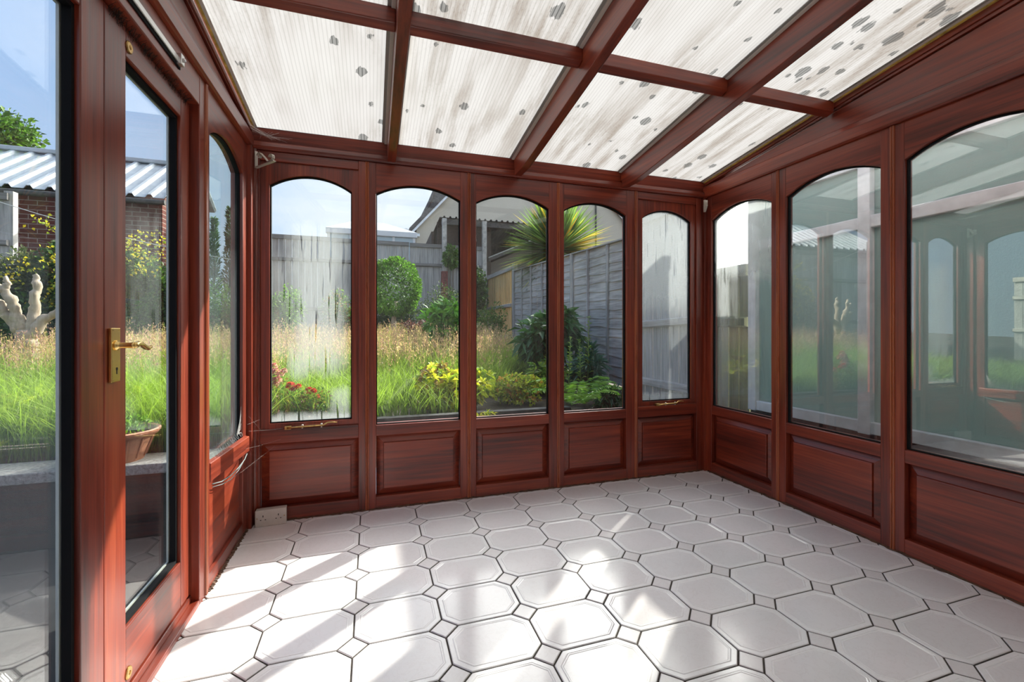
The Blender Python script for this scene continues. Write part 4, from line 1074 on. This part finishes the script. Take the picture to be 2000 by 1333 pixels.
lap_panel('nearest grey lap fence panel, filling the window that faces the fern', FX, 4.60, 6.14, [4.62, 5.08, 5.63, 6.12], ztop)
lap_panel('middle grey lap fence panel behind the rhododendron', FX, 6.16, 7.66, [6.18, 6.77, 7.39], ztop)
lap_panel('farthest grey lap fence panel, next to pale timber panel', FX, 7.68, 9.06, [7.97, 8.53, 9.03], ztop)
def board_fence(name, label, p0, p1, zb, zt, nb, mat, railz, railmat, side, posts=(), pmat=None, gap=0.012, cap=True, grp=None):
    p0 = Vector(p0); p1 = Vector(p1); d = (p1 - p0); Ln = d.length; d.normalize(); nrm = Vector((-d.y, d.x)) * side
    c = (p0 + p1) / 2; r = empty(name, (c.x, c.y, zb)); tag(r, label, 'fence panel', grp)
    rnd = random.Random(nb * 7 + int(Ln * 10)); m = MB(); w = Ln / nb
    def P(u, o, z): q = p0 + d * u + nrm * o; return (q.x, q.y, z)
    for k in range(nb):
        a, b = k * w + gap / 2, (k + 1) * w - gap / 2; o = 0.004 * rnd.random(); t = zt + 0.01 * rnd.random()
        m.box(a, b, o, o + 0.016, zb, t, P)
    obj('boards', m, mat, r)
    for z in railz:
        z0, z1 = z if isinstance(z, tuple) else (z, z)
        m = MB(); m.hexa([P(*q) for q in ((0, 0.022, z0 - 0.045), (Ln, 0.022, z1 - 0.045), (Ln, 0.075, z1 - 0.030), (0, 0.075, z0 - 0.030), (0, 0.022, z0 + 0.045), (Ln, 0.022, z1 + 0.045), (Ln, 0.075, z1 + 0.030), (0, 0.075, z0 + 0.030))]); obj('rail', m, railmat, r)
    if cap:
        m = MB(); m.box(0, Ln, -0.01, 0.060, zt - 0.05, zt + 0.045, P); obj('top_rail', m, railmat, r)
    for u in posts:
        m = MB(); m.box(u - 0.05, u + 0.05, -0.075, 0.02, zb - 0.1, zt + 0.08, P); obj('post', m, pmat or GREYZ, r, 0.004)
    return r
board_fence('fence_panel', 'pale new timber fence panel beyond the grey lap fence', (FX, 9.18), (FX, 11.30), 0.55, 2.37, 19, PALEZ, [1.55, 0.85], GREYY, 1, (-0.05, 2.17), GREYZ, 0.03)
for k, (x0, x1, tx) in enumerate(((-2.75, -0.95, 'left section of tall far grey board fence behind misted casement'), (-0.93, 0.90, 'tall far grey board fence section behind the clipped ball tree'), (0.92, 2.85, 'right section of tall far grey board fence below the carport'))):
    board_fence('fence_panel', tx, (x0, 11.40), (x1, 11.40), 0.55, 3.18 - 0.012 * k, 13, GREYZ, [2.66, 1.5], GREYX, -1, (), None, 0.006, True, 'tall far fence panels')
board_fence('fence_panel', 'grey board fence close behind narrow misted casement', (FX + 0.02, 3.42), (FX + 0.02, 4.58), 0.12, 2.28, 8, GREYZ, [(1.125, 1.075), 0.45], GREYY, 1, (), None, 0.008)
board_fence('fence_panel', 'short green-stained board fence beside white framed neighbour glazing', (FX + 0.02, 2.84), (FX + 0.02, 3.40), 0.08, 1.53, 5, MOSSZ, [1.1], MOSSZ, 1, (), None, 0.01)
board_fence('fence_panel', 'dark grey board fence at far left edge before brick outbuilding', (-7.2, 7.9), (-4.76, 7.9), 0.45, 2.86, 17, GREYZ, [2.22, 1.2], GREYX, -1, (2.43,), GREYZ, 0.008)
for (yy0, yy1, tx) in ((-2.6, 0.2, 'nearest'), (0.22, 3.0, 'second'), (3.02, 5.8, 'third')):
    board_fence('fence_panel', 'pale board fence far out on the left, %s section from the house' % tx, (-8.6, yy0), (-8.6, yy1), 0.2, 2.1, 20, GREYZ, [1.7, 1.0], GREYY, -1, (0.05,), GREYZ, 0.008, True, 'left boundary fence panels')

# ------------------------------------------------------------------ buildings beyond
def neighbour_lean_to():
    X = 2.9; r = empty('neighbour_lean_to', (X + 0.6, 1.0, 0.06)); tag(r, 'grimy white framed glazing of next-door lean-to close outside right wall', 'lean-to')
    ys = [2.745, 1.912, 1.08, 0.25, -0.58, -1.4]
    for y in ys:
        m = MB(); m.box(X - 0.03, X + 0.05, y - 0.036, y + 0.036, 0.40, 2.13); obj('post', m, GREYFRAME, r, 0.005)
    for nm, z0, z1 in (('cill_rail', 0.405, 0.478), ('transom', 1.660, 1.735), ('top_rail', 2.045, 2.13)):
        m = MB(); m.box(X - 0.022, X + 0.045, ys[-1], ys[0] - 0.036, z0, z1); obj(nm, m, GREYFRAME, r, 0.005)
    for i in range(5):
        for z0, z1 in ((0.478, 1.660), (1.735, 2.045)):
            m = MB(); m.box(X + 0.012, X + 0.020, ys[i + 1] + 0.036, ys[i] - 0.036, z0, z1); obj('obscure_pane', m, OBSCURE, r)
    m = MB(); m.box(X - 0.005, X + 0.05, ys[-1], ys[0] + 0.03, 0.06, 0.404); obj('base_wall', m, DARKWALL, r)
    m = MB(); m.box(X - 0.05, X + 0.08, ys[-1] - 0.1, ys[0] + 0.06, 2.131, 2.20); obj('roof_edge', m, WHITEP, r, 0.004)
    m = MB(); m.box(X + 0.081, X + 2.2, ys[-1] - 0.1, ys[0] + 0.06, 2.15, 2.165); obj('roof_sheet', m, MILKY, r)
    m = MB(); m.box(X + 2.1, X + 2.2, ys[-1], ys[0] + 0.03, 0.06, 2.149); obj('far_wall', m, HOUSEWALL, r)
    m = MB(); m.box(X + 0.055, X + 2.0, ys[0] - 0.03, ys[0] + 0.03, 0.06, 2.13); obj('end_wall', m, GREYFRAME, r)
neighbour_lean_to()

def corrugated(m, x0, x1, pA, pB, pitch, h, t=0.012, along='x'):
    """sheet whose ribs run from pA=(y,z) to pB=(y,z), ribs repeating along x"""
    n = int((x1 - x0) / pitch); top = []
    for k in range(n + 1):
        for f, hh in ((0.0, 0.0), (0.55, 0.0), (0.68, h), (0.87, h)):
            x = x0 + (k + f) * pitch
            if x <= x1: top.append((x, hh))
    ra = [(x, pA[0], pA[1] + z) for x, z in top] + [(x, pA[0], pA[1] + z - t) for x, z in top[::-1]]
    rb = [(x, pB[0], pB[1] + z) for x, z in top] + [(x, pB[0], pB[1] + z - t) for x, z in top[::-1]]
    m.loft([ra, rb])
def outbuilding():
    r = empty('brick_outbuilding', (-6.0, 9.8, 0.5)); tag(r, 'red brick outbuilding with grey ribbed metal roof, seen through glazed doors', 'building')
    m = MB(); m.box(-9.5, -3.40, 8.95, 11.2, 0.45, 3.20); obj('wall', m, BRICK, r)
    m = MB()
    m.loft([[(-3.41, 8.96, 3.2), (-3.41, 10.3, 4.16), (-3.41, 11.19, 3.6), (-3.41, 11.19, 3.2)], [(-9.5, 8.96, 3.2), (-9.5, 10.3, 4.16), (-9.5, 11.19, 3.6), (-9.5, 11.19, 3.2)]]); obj('gable', m, BRICK, r)
    m = MB(); corrugated(m, -9.7, -3.28, (8.78, 3.225), (10.3, 4.25), 0.26, 0.05); obj('roof_sheet', m, METALROOF, r)
    m = MB(); corrugated(m, -9.7, -3.28, (11.3, 3.62), (10.3, 4.25), 0.26, 0.05); obj('roof_sheet', m, METALROOF, r)
    m = MB(); m.box(-9.7, -3.28, 10.2, 10.4, 4.24, 4.32); obj('ridge_cap', m, METALROOF, r, 0.02)
    m = MB(); m.tube([(-9.7, 8.74, 3.14), (-3.28, 8.74, 3.14)], 0.045, 10); obj('gutter', m, DARKSHEET, r)
outbuilding()
def house():
    r = empty('neighbour_house', (6.5, 18.0, 0.9)); tag(r, 'cream rendered gabled house beyond the far fence', 'house')
    y0, y1 = 17.0, 24.0; xa, za = 1.62, 4.88; xr, zr = 6.2, 10.0; xb = 11.5
    m = MB(); m.box(xa, xb, y0, y1, 0.8, za); obj('wall', m, RENDER, r)
    m = MB(); m.loft([[(xa, y, za), (xb, y, za), (xr, y, zr)] for y in (y0, y1)]); obj('gable_wall', m, RENDER, r)
    sl = (zr - za) / (xr - xa)
    for (ax, az, bx, bz) in ((xa - 0.28, za - 0.28 * sl, xr, zr), (xb + 0.28, za - 0.28 * (zr - za) / (xb - xr), xr, zr)):
        m = MB(); m.loft([[(ax, y, az + 0.02), (bx, y, bz + 0.02), (bx, y, bz + 0.26), (ax, y, az + 0.22)] for y in (y0 - 0.22, y1 + 0.2)]); obj('roof_slope', m, ROOFTILE, r)
        m = MB(); m.loft([[(ax, y, az - 0.10), (bx, y, bz - 0.10), (bx, y, bz + 0.015), (ax, y, az + 0.015)] for y in (y0 - 0.20, y0 - 0.14)]); obj('verge_board', m, GREYFRAME, r)
    m = MB(); m.box(xa - 0.42, xa + 0.10, y0 - 0.20, y0 + 2.0, 4.50, 4.60); obj('soffit', m, GREYFRAME, r)
    m = MB(); m.tube([(xa - 0.40, y0 - 0.25, 4.66), (xa - 0.40, y1, 4.66)], 0.10, 10); obj('gutter', m, WHITEP, r)
    m = MB(); m.tube([(9.2, y0 - 0.06, 2.0), (9.2, y0 - 0.06, 6.6)], 0.035, 8); obj('downpipe', m, DARKSHEET, r)
    m = MB(); m.loft([[(1.86, 19.0, 5.35), (7.0, 19.0, 5.35), (7.0, 19.2, 5.35), (1.86, 19.2, 5.35)], [(2.42, 19.6, 6.55), (7.0, 19.6, 6.55), (7.0, 19.8, 6.55), (2.42, 19.8, 6.55)], [(2.95, 20.4, 7.85), (7.0, 20.4, 7.85), (7.0, 20.6, 7.85), (2.95, 20.6, 7.85)]]); obj('rear_roof', m, ROOFTILE, r)
    m = MB(); m.tube([(1.86, 18.97, 5.38), (2.42, 19.57, 6.58), (2.95, 20.37, 7.88)], 0.07, 8); obj('hip_ridge', m, ROOFTILE, r)
house()
def far_conservatory():
    r = empty('neighbour_conservatory', (0.0, 15.6, 0.9)); tag(r, 'low white conservatory peeping over the far grey fence', 'conservatory')
    x0, x1, y0, y1 = -1.30, 1.35, 15.0, 17.2
    m = MB(); m.box(x0, x1, y0 + 0.02, y1, 0.9, 3.3); obj('base_wall', m, RENDER, r)
    for k in range(5):
        x = x0 + (x1 - x0) * k / 4; m = MB(); m.box(x - 0.04, x + 0.04, y0 - 0.02, y0 + 0.06, 3.3, 4.16); obj('frame_post', m, WHITEP, r)
    for k in range(4):
        a, b = x0 + (x1 - x0) * k / 4 + 0.04, x0 + (x1 - x0) * (k + 1) / 4 - 0.04; m = MB(); m.box(a, b, y0 + 0.01, y0 + 0.03, 3.3, 4.05); obj('glass_pane', m, SKYPANE, r)
    m = MB(); m.box(x0 - 0.08, x1 + 0.1, y0 - 0.08, y0 + 0.08, 4.05, 4.22); obj('eaves_rail', m, WHITEP, r, 0.02)
    m = MB(); m.loft([[(x0 - 0.08, y0 - 0.08, 4.2205), (x1 + 0.1, y0 - 0.08, 4.2205), (x1 + 0.1, y1, 4.2205), (x0 - 0.08, y1, 4.2205)], [(x0 + 0.75, y0 + 0.7, 4.66), (x1 - 0.95, y0 + 0.7, 4.66), (x1 - 0.95, y1, 4.66), (x0 + 0.75, y1, 4.66)]]); obj('roof_panels', m, WHITEP, r)
    m = MB(); m.lathe(((x0 + x1) / 2 - 0.05, y0 + 0.72, 4.66), [(0.05, 0), (0.04, 0.06), (0.015, 0.16)], 10); obj('finial', m, WHITEP, r)
far_conservatory()
def carport():
    r = empty('carport', (2.8, 12.3, 0.9)); tag(r, 'dark corrugated carport on white posts with brushwood screen behind', 'carport')
    m = MB(); corrugated(m, 1.66, 5.2, (11.30, 3.90), (14.2, 3.62), 0.155, 0.040); obj('roof_sheet', m, DARKSHEET, r)
    m = MB(); m.box(1.72, 5.1, 11.36, 11.44, 3.74, 3.885); obj('front_beam', m, DARKSHEET, r)
    for x in (1.775, 2.83):
        m = MB(); m.box(x - 0.055, x + 0.055, 11.22, 11.33, 2.50 if x < 2 else 0.6, 3.86); p = obj('post', m, OLDWHITE, r, 0.004)
        if x < 2:
            m = MB(); m.box(x - 0.075, x + 0.075, 11.19, 11.36, 0.6, 2.50); obj('post_base', m, NPAINTRED, p, 0.004)
    m = MB(); m.box(1.64, 3.10, 11.60, 11.68, 0.8, 3.84); obj('screen', m, BRUSH, r)
    m = MB(); m.box(3.0, 5.1, 13.05, 13.13, 0.8, 3.66); obj('screen', m, BRUSH, r)
    m = MB(); m.hexa([(1.50, 11.7, 0.8), (1.56, 11.7, 0.8), (1.56, 13.0, 0.8), (1.50, 13.0, 0.8), (1.50, 11.7, 3.6), (1.56, 11.7, 3.6), (1.56, 13.0, 3.5), (1.50, 13.0, 3.5)]); obj('side_screen', m, BRUSH, r)
carport()
def shed():
    r = empty('shed', (3.9, 12.0, 0.8)); tag(r, 'low pebble walled shed with dark slanting roof behind ivy post', 'shed')
    m = MB(); m.loft([[(3.14, y, 0.7), (4.6, y, 0.7), (4.6, y, 3.50), (3.14, y, 2.86)] for y in (11.75, 12.9)]); obj('wall', m, PEBBLE, r)
    m = MB(); m.loft([[(3.02, y, 2.86), (4.7, y, 3.60), (4.7, y, 3.68), (3.02, y, 2.94)] for y in (11.55, 13.0)]); obj('roof', m, DARKSHEET, r)
    m = MB(); m.loft([[(3.02, y, 2.945), (4.7, y, 3.685), (4.7, y, 3.715), (3.02, y, 2.975)] for y in (11.54, 11.58)]); obj('roof_edging', m, GREYSEAL, r)
shed()

# ------------------------------------------------------------------ left side of the garden
def stump():
    g = 0.36; x, y = -3.36, 5.8; r = empty('dead_tree_stump', (x, y, g)); tag(r, 'bleached dead tree stump with sawn-off forked branches', 'tree stump')
    rnd = random.Random(3)
    def gnarl(pts, rr, n=12, rough=0.16):
        m = MB(); P = [Vector(p) for p in pts]; Q = []; RR = []
        for k in range(len(P) - 1):
            for q in range(5):
                t = q / 5; Q.append(P[k].lerp(P[k + 1], t) + Vector((rnd.uniform(-1, 1), rnd.uniform(-1, 1), 0)) * 0.007); RR.append((rr[k] * (1 - t) + rr[k + 1] * t) * (1 + rnd.uniform(-rough, rough)))
        Q.append(P[-1]); RR.append(rr[-1]); m.tube(Q, RR, n)
        for k, v in enumerate(m.v):
            h = mnoise.noise(Vector(v) * 26.0) * 0.012; m.v[k] = (v[0] + h, v[1] - h, v[2] + h * 0.5)
        return m
    obj('trunk', gnarl([(x, y, g - 0.05), (x + 0.01, y, 0.62), (x - 0.01, y, 0.85), (x, y, 1.02)], [0.135, 0.098, 0.085, 0.085]), DEADWOOD, r, smooth=True)
    for pts, rr in (([(x - 0.03, y, 0.96), (x - 0.09, y, 1.16), (x - 0.10, y - 0.02, 1.30), (x - 0.16, y - 0.02, 1.42), (x - 0.235, y - 0.03, 1.49)], [0.062, 0.052, 0.044, 0.036, 0.022]),
                    ([(x - 0.05, y, 1.02), (x - 0.17, y, 1.18), (x - 0.21, y, 1.30), (x - 0.29, y, 1.34)], [0.055, 0.046, 0.038, 0.020]),
                    ([(x + 0.01, y, 0.98), (x + 0.05, y + 0.02, 1.22), (x + 0.06, y, 1.38), (x + 0.08, y, 1.50), (x + 0.055, y, 1.60)], [0.055, 0.042, 0.036, 0.038, 0.018]),
                    ([(x + 0.03, y, 0.96), (x + 0.14, y - 0.02, 1.14), (x + 0.25, y - 0.03, 1.20), (x + 0.34, y - 0.03, 1.28), (x + 0.38, y, 1.40)], [0.058, 0.044, 0.036, 0.026, 0.010]),
                    ([(x - 0.17, y - 0.02, 1.42), (x - 0.14, y - 0.03, 1.50), (x - 0.16, y - 0.03, 1.57)], [0.030, 0.026, 0.014])):
        obj('branch', gnarl(pts, rr), DEADWOOD, r, smooth=True)
stump()
def planter():
    x, y, z = -1.455, 3.235, 0.255; r = empty('plant_pot', (x, y, z)); tag(r, 'terracotta coloured plastic pot of weeds on the coping outside the door', 'plant pot')
    m = MB(); m.lathe((x, y, z), [(0.125, 0.0), (0.178, 0.150), (0.196, 0.152), (0.206, 0.166), (0.208, 0.178), (0.200, 0.184), (0.188, 0.180), (0.178, 0.150)], 40); obj('pot', m, TERRA, r, smooth=False)
    for k in range(14):
        a = 2 * PI * k / 14; m = MB(); pts = []
        for t in (0.12, 0.5, 0.93):
            rr = 0.125 + (0.178 - 0.125) * t + 0.0015; pts.append((x + rr * math.cos(a), y + rr * math.sin(a), z + 0.150 * t))
        m.tube(pts, 0.005, 6); obj('rib', m, TERRA, r)
    m = MB(); m.lathe((x, y, z + 0.150), [(0.176, 0.0), (0.10, 0.008), (0.001, 0.012)], 24); obj('compost', m, SOIL, r)
    rng = np.random.default_rng(70); n = 240; a = rng.uniform(0, 2 * PI, n); q = 0.15 * np.sqrt(rng.random(n))
    P = np.stack([x + q * np.cos(a), y + q * np.sin(a), z + 0.155 + 0.09 * rng.random(n)], 1)
    V, F, T = leaf_arrays(P, rng.normal(size=(n, 3)) * 0.7 + np.array([0, 0, 0.7]), 0.05 * (0.6 + 0.8 * rng.random(n)), np.full(n, 0.018), palette(rng, n, LTG), rng)
    bulk('weeds', V, F, T, LEAF, r)
planter()
def broom():
    r = shrub('flowering_shrub', 'big dark shrub with yellow flowers in front of brick outbuilding', 'shrub', (-3.45, 7.4, 1.45), (0.98, 0.45, 0.98), 17000, 0.075, 0.034, DKG + DKG + MDG + [(0.16, 0.16, 0.06)], 80, LEAF, k=44, sub=0.34)
    rng = np.random.default_rng(81)
    spots = [(-3.02, 7.15, 2.22), (-3.06, 7.1, 2.12), (-2.92, 7.05, 2.06), (-3.10, 7.0, 1.92), (-2.78, 7.1, 2.0), (-2.86, 7.0, 1.82), (-3.94, 7.1, 2.38), (-3.66, 6.98, 1.72), (-3.74, 6.98, 1.55), (-3.62, 6.95, 1.44), (-3.78, 6.95, 1.92), (-4.05, 6.95, 1.80), (-2.72, 7.05, 2.22), (-3.55, 7.0, 2.08), (-3.86, 6.98, 1.36), (-4.2, 7.0, 1.66)]
    for s in spots:
        n = 34; e = rng.normal(size=(n, 3)) * np.array([0.07, 0.06, 0.06])
        V, F, T = leaf_arrays(np.array(s) + e, rng.normal(size=(n, 3)) + np.array([0, -0.3, 0.5]), np.full(n, 0.045), np.full(n, 0.032), palette(rng, n, [(0.55, 0.42, 0.02), (0.45, 0.42, 0.04), (0.24, 0.30, 0.04)], 0.12), rng)
        bulk('flower_cluster', V, F, T, PETAL, r)
broom()
shrub('olive_shrub', 'dense dull olive shrub behind the dead stump, below the brick wall', 'shrub', (-4.30, 7.38, 1.38), (0.58, 0.24, 0.86), 7500, 0.075, 0.034, [(0.05, 0.075, 0.025), (0.085, 0.11, 0.035), (0.12, 0.13, 0.05)], 84, LEAF, k=26, sub=0.40)
shrub('olive_shrub', 'dense dark green shrub under the yellow flowers seen through door glass', 'shrub', (-2.92, 7.22, 1.22), (0.46, 0.22, 0.80), 6500, 0.07, 0.034, DKG + DKG + MDG, 85, LEAF, k=24, sub=0.40)
shrub('dark_hedge', 'dark leafy hedge low behind the grass seen through door glass', 'hedge', (-2.75, 8.1, 1.05), (0.62, 0.3, 0.75), 4200, 0.05, 0.026, DKG, 82, LEAF, k=22)
shrub('dark_hedge', 'shady hedge behind the bleached tree stump', 'hedge', (-4.15, 7.0, 0.95), (0.75, 0.3, 0.62), 4200, 0.055, 0.028, DKG + [(0.07, 0.10, 0.03)], 83, LEAF, k=22)
for k, (x, h, tx) in enumerate(((-2.86, 3.12, 'left of three'), (-2.60, 3.34, 'tallest, middle of three'), (-2.38, 3.22, 'right of three'))):
    rng = np.random.default_rng(90 + k); y = 9.7; g = gz(y); r = empty('conifer', (x, y, g)); tag(r, 'slender upright conifer seen through narrow left window, ' + tx, 'conifer', 'upright conifers')
    n = 2600; t = rng.random(n) ** 0.85; rad = 0.20 * (1.02 - t) ** 0.65 * (0.75 + 0.25 * np.sin(t * 40)); a = rng.uniform(0, 2 * PI, n); q = rad * np.sqrt(rng.random(n))
    P = np.stack([x + q * np.cos(a), y + q * np.sin(a), g + 0.1 + (h - g - 0.1) * t], 1); D = np.stack([np.cos(a) * 0.6, np.sin(a) * 0.6, np.full(n, 0.8)], 1) + rng.normal(size=(n, 3)) * 0.2
    V, F, T = leaf_arrays(P, D, 0.09 * (0.6 + 0.6 * rng.random(n)), np.full(n, 0.02), palette(rng, n, [(0.07, 0.13, 0.05), (0.11, 0.19, 0.08)]), rng); bulk('foliage', V, F, T, LEAF, r)
    m = MB(); m.tube([(x, y, g - 0.02), (x, y, h - 0.2)], [0.03, 0.008], 7); obj('trunk', m, BARK, r, smooth=True)
shrub('garden_shrub', 'bushy green shrub below the conifers at narrow left window', 'shrub', (-2.30, 8.6, 1.15), (0.55, 0.4, 0.85), 4200, 0.06, 0.03, MDG, 94, LEAF, k=20)
for (c, rad, n, tx, sd_) in (((-10.6, 16.5, 5.6), (2.4, 2.0, 2.1), 9000, 'large green tree rising behind metal roofed outbuilding', 95), ((-8.3, 16.0, 4.6), (0.9, 0.9, 1.6), 3200, 'smaller green tree behind the right of metal roof ridge', 96)):
    shrub('garden_tree', tx, 'tree', c, rad, n, 0.16, 0.09, MDG + DKG, sd_, LEAF, ground=0.9, k=26, sub=0.36, nst=1, stem_r=0.14)
m = MB(); pts = []
for k in range(13):
    t = k / 12; pts.append((-4.4 + 3.0 * t, 6.0, 2.62 - 0.78 * t + 0.10 * (2 * t - 1) ** 2 - 0.1))
m.tube(pts, 0.004, 6); o = obj('clothes_line', m, WHITEP); tag(o, 'thin white clothes line strung across the garden outside the doors', 'clothes line')
m = MB(); m.tube([(-4.4, 6.0, gz(6) - 0.05), (-4.4, 6.0, 2.72)], 0.03, 10); o = obj('clothes_post', m, DARKSHEET); tag(o, 'dark metal post holding the clothes line at far left', 'post')
m = MB(); m.tube([(-1.4, 6.0, gz(6) - 0.05), (-1.4, 6.0, 1.90)], 0.025, 10); o = obj('clothes_post', m, DARKSHEET); tag(o, 'shorter dark metal post at lower end of clothes line', 'post')
# ------------------------------------------------------------------ light, sky, camera
def world():
    w = bpy.data.worlds.new('summer_sky'); SC.world = w; w.use_nodes = True
    t = w.node_tree; t.nodes.clear()
    L = t.links.new
    out = t.nodes.new('ShaderNodeOutputWorld'); bg = t.nodes.new('ShaderNodeBackground'); L(bg.outputs[0], out.inputs[0])
    tc = t.nodes.new('ShaderNodeTexCoord'); sp = t.nodes.new('ShaderNodeSeparateXYZ'); L(tc.outputs['Generated'], sp.inputs[0])
    rp = t.nodes.new('ShaderNodeValToRGB'); L(sp.outputs[2], rp.inputs[0])
    e = rp.color_ramp.elements
    e[0].position = 0.0; e[0].color = (0.62, 0.74, 0.92, 1); e[1].position = 0.75; e[1].color = (0.22, 0.42, 0.86, 1)
    k = e.new(0.30); k.color = (0.40, 0.60, 0.95, 1)
    mp = t.nodes.new('ShaderNodeMapping'); L(tc.outputs['Generated'], mp.inputs[0]); mp.inputs['Scale'].default_value = (2.2, 2.2, 7.0); mp.inputs['Location'].default_value = (0.4, 1.3, 0.0)
    nz = t.nodes.new('ShaderNodeTexNoise'); L(mp.outputs[0], nz.inputs['Vector']); nz.inputs['Scale'].default_value = 1.3; nz.inputs['Detail'].default_value = 6; nz.inputs['Roughness'].default_value = 0.55
    cr = t.nodes.new('ShaderNodeValToRGB'); L(nz.outputs['Fac'], cr.inputs[0]); cr.color_ramp.elements[0].position = 0.42; cr.color_ramp.elements[1].position = 0.72
    # more cloud low down and towards +X
    mr = t.nodes.new('ShaderNodeMapRange'); L(sp.outputs[0], mr.inputs[0]); mr.inputs[1].default_value = -0.5; mr.inputs[2].default_value = 0.15; mr.inputs[3].default_value = 0.12; mr.inputs[4].default_value = 0.75
    mu = t.nodes.new('ShaderNodeMath'); mu.operation = 'MULTIPLY'; L(cr.outputs[0], mu.inputs[0]); L(mr.outputs[0], mu.inputs[1])
    ad = t.nodes.new('ShaderNodeMath'); ad.operation = 'ADD'; ad.use_clamp = True; L(mu.outputs[0], ad.inputs[0])
    mr2 = t.nodes.new('ShaderNodeMath'); mr2.operation = 'MULTIPLY'; L(mr.outputs[0], mr2.inputs[0]); mr2.inputs[1].default_value = 0.45; L(mr2.outputs[0], ad.inputs[1])
    mx = t.nodes.new('ShaderNodeMix'); mx.data_type = 'RGBA'; L(ad.outputs[0], mx.inputs[0]); L(rp.outputs[0], mx.inputs[6]); mx.inputs[7].default_value = (0.90, 0.93, 0.97, 1)
    # glow added to the sky around the sun to brighten the room
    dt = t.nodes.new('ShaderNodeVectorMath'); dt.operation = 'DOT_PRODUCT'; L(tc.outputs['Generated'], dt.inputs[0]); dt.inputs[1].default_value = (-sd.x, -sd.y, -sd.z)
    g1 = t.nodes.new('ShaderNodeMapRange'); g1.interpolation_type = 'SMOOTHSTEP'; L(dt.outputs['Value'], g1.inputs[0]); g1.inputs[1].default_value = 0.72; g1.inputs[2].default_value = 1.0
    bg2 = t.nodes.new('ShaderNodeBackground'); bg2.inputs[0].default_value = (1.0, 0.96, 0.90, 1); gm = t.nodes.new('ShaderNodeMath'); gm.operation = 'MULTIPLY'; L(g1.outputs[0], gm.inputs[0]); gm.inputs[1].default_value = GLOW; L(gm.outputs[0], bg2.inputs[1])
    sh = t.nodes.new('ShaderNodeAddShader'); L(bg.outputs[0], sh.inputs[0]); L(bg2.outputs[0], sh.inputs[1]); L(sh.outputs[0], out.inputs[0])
    L(mx.outputs[2], bg.inputs[0]); bg.inputs[1].default_value = SKY
SKY = 0.43
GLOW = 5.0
EL = math.radians(33.0)
sd = Vector((-0.783 * math.cos(EL), -0.622 * math.cos(EL), -math.sin(EL)))
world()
sl = bpy.data.lights.new('sun', 'SUN'); sl.energy = 3.9; sl.angle = math.radians(0.8); sl.color = (1.0, 0.95, 0.86)
so = bpy.data.objects.new('sun', sl); COL.objects.link(so); so.location = (6, 6, 9)
EL = math.radians(33.0)
sd = Vector((-0.783 * math.cos(EL), -0.622 * math.cos(EL), -math.sin(EL)))
so.rotation_euler = sd.to_track_quat('-Z', 'Y').to_euler()

cd = bpy.data.cameras.new('camera'); cam = bpy.data.objects.new('camera', cd); COL.objects.link(cam)
cam.location = (0, 0, 1.05); cam.rotation_euler = (PI / 2, 0, -math.atan(274 / 858.5))
cd.sensor_width = 36; cd.sensor_fit = 'HORIZONTAL'; cd.lens = 858.5 / 2000 * 36; cd.shift_y = -25.5 / 2000
cd.clip_start = 0.02; cd.clip_end = 300
SC.camera = cam
SC.view_settings.view_transform = 'Standard'; SC.view_settings.look = 'None'; SC.view_settings.gamma = 1; SC.view_settings.use_curve_mapping = False
SC.view_settings.exposure = 1.48
SC.cycles.transparent_max_bounces = 24; SC.cycles.max_bounces = 10; SC.cycles.diffuse_bounces = 5; SC.cycles.transmission_bounces = 8
SC.cycles.use_denoising = True
SC.cycles.sample_clamp_indirect = 8.0; SC.cycles.caustics_reflective = False
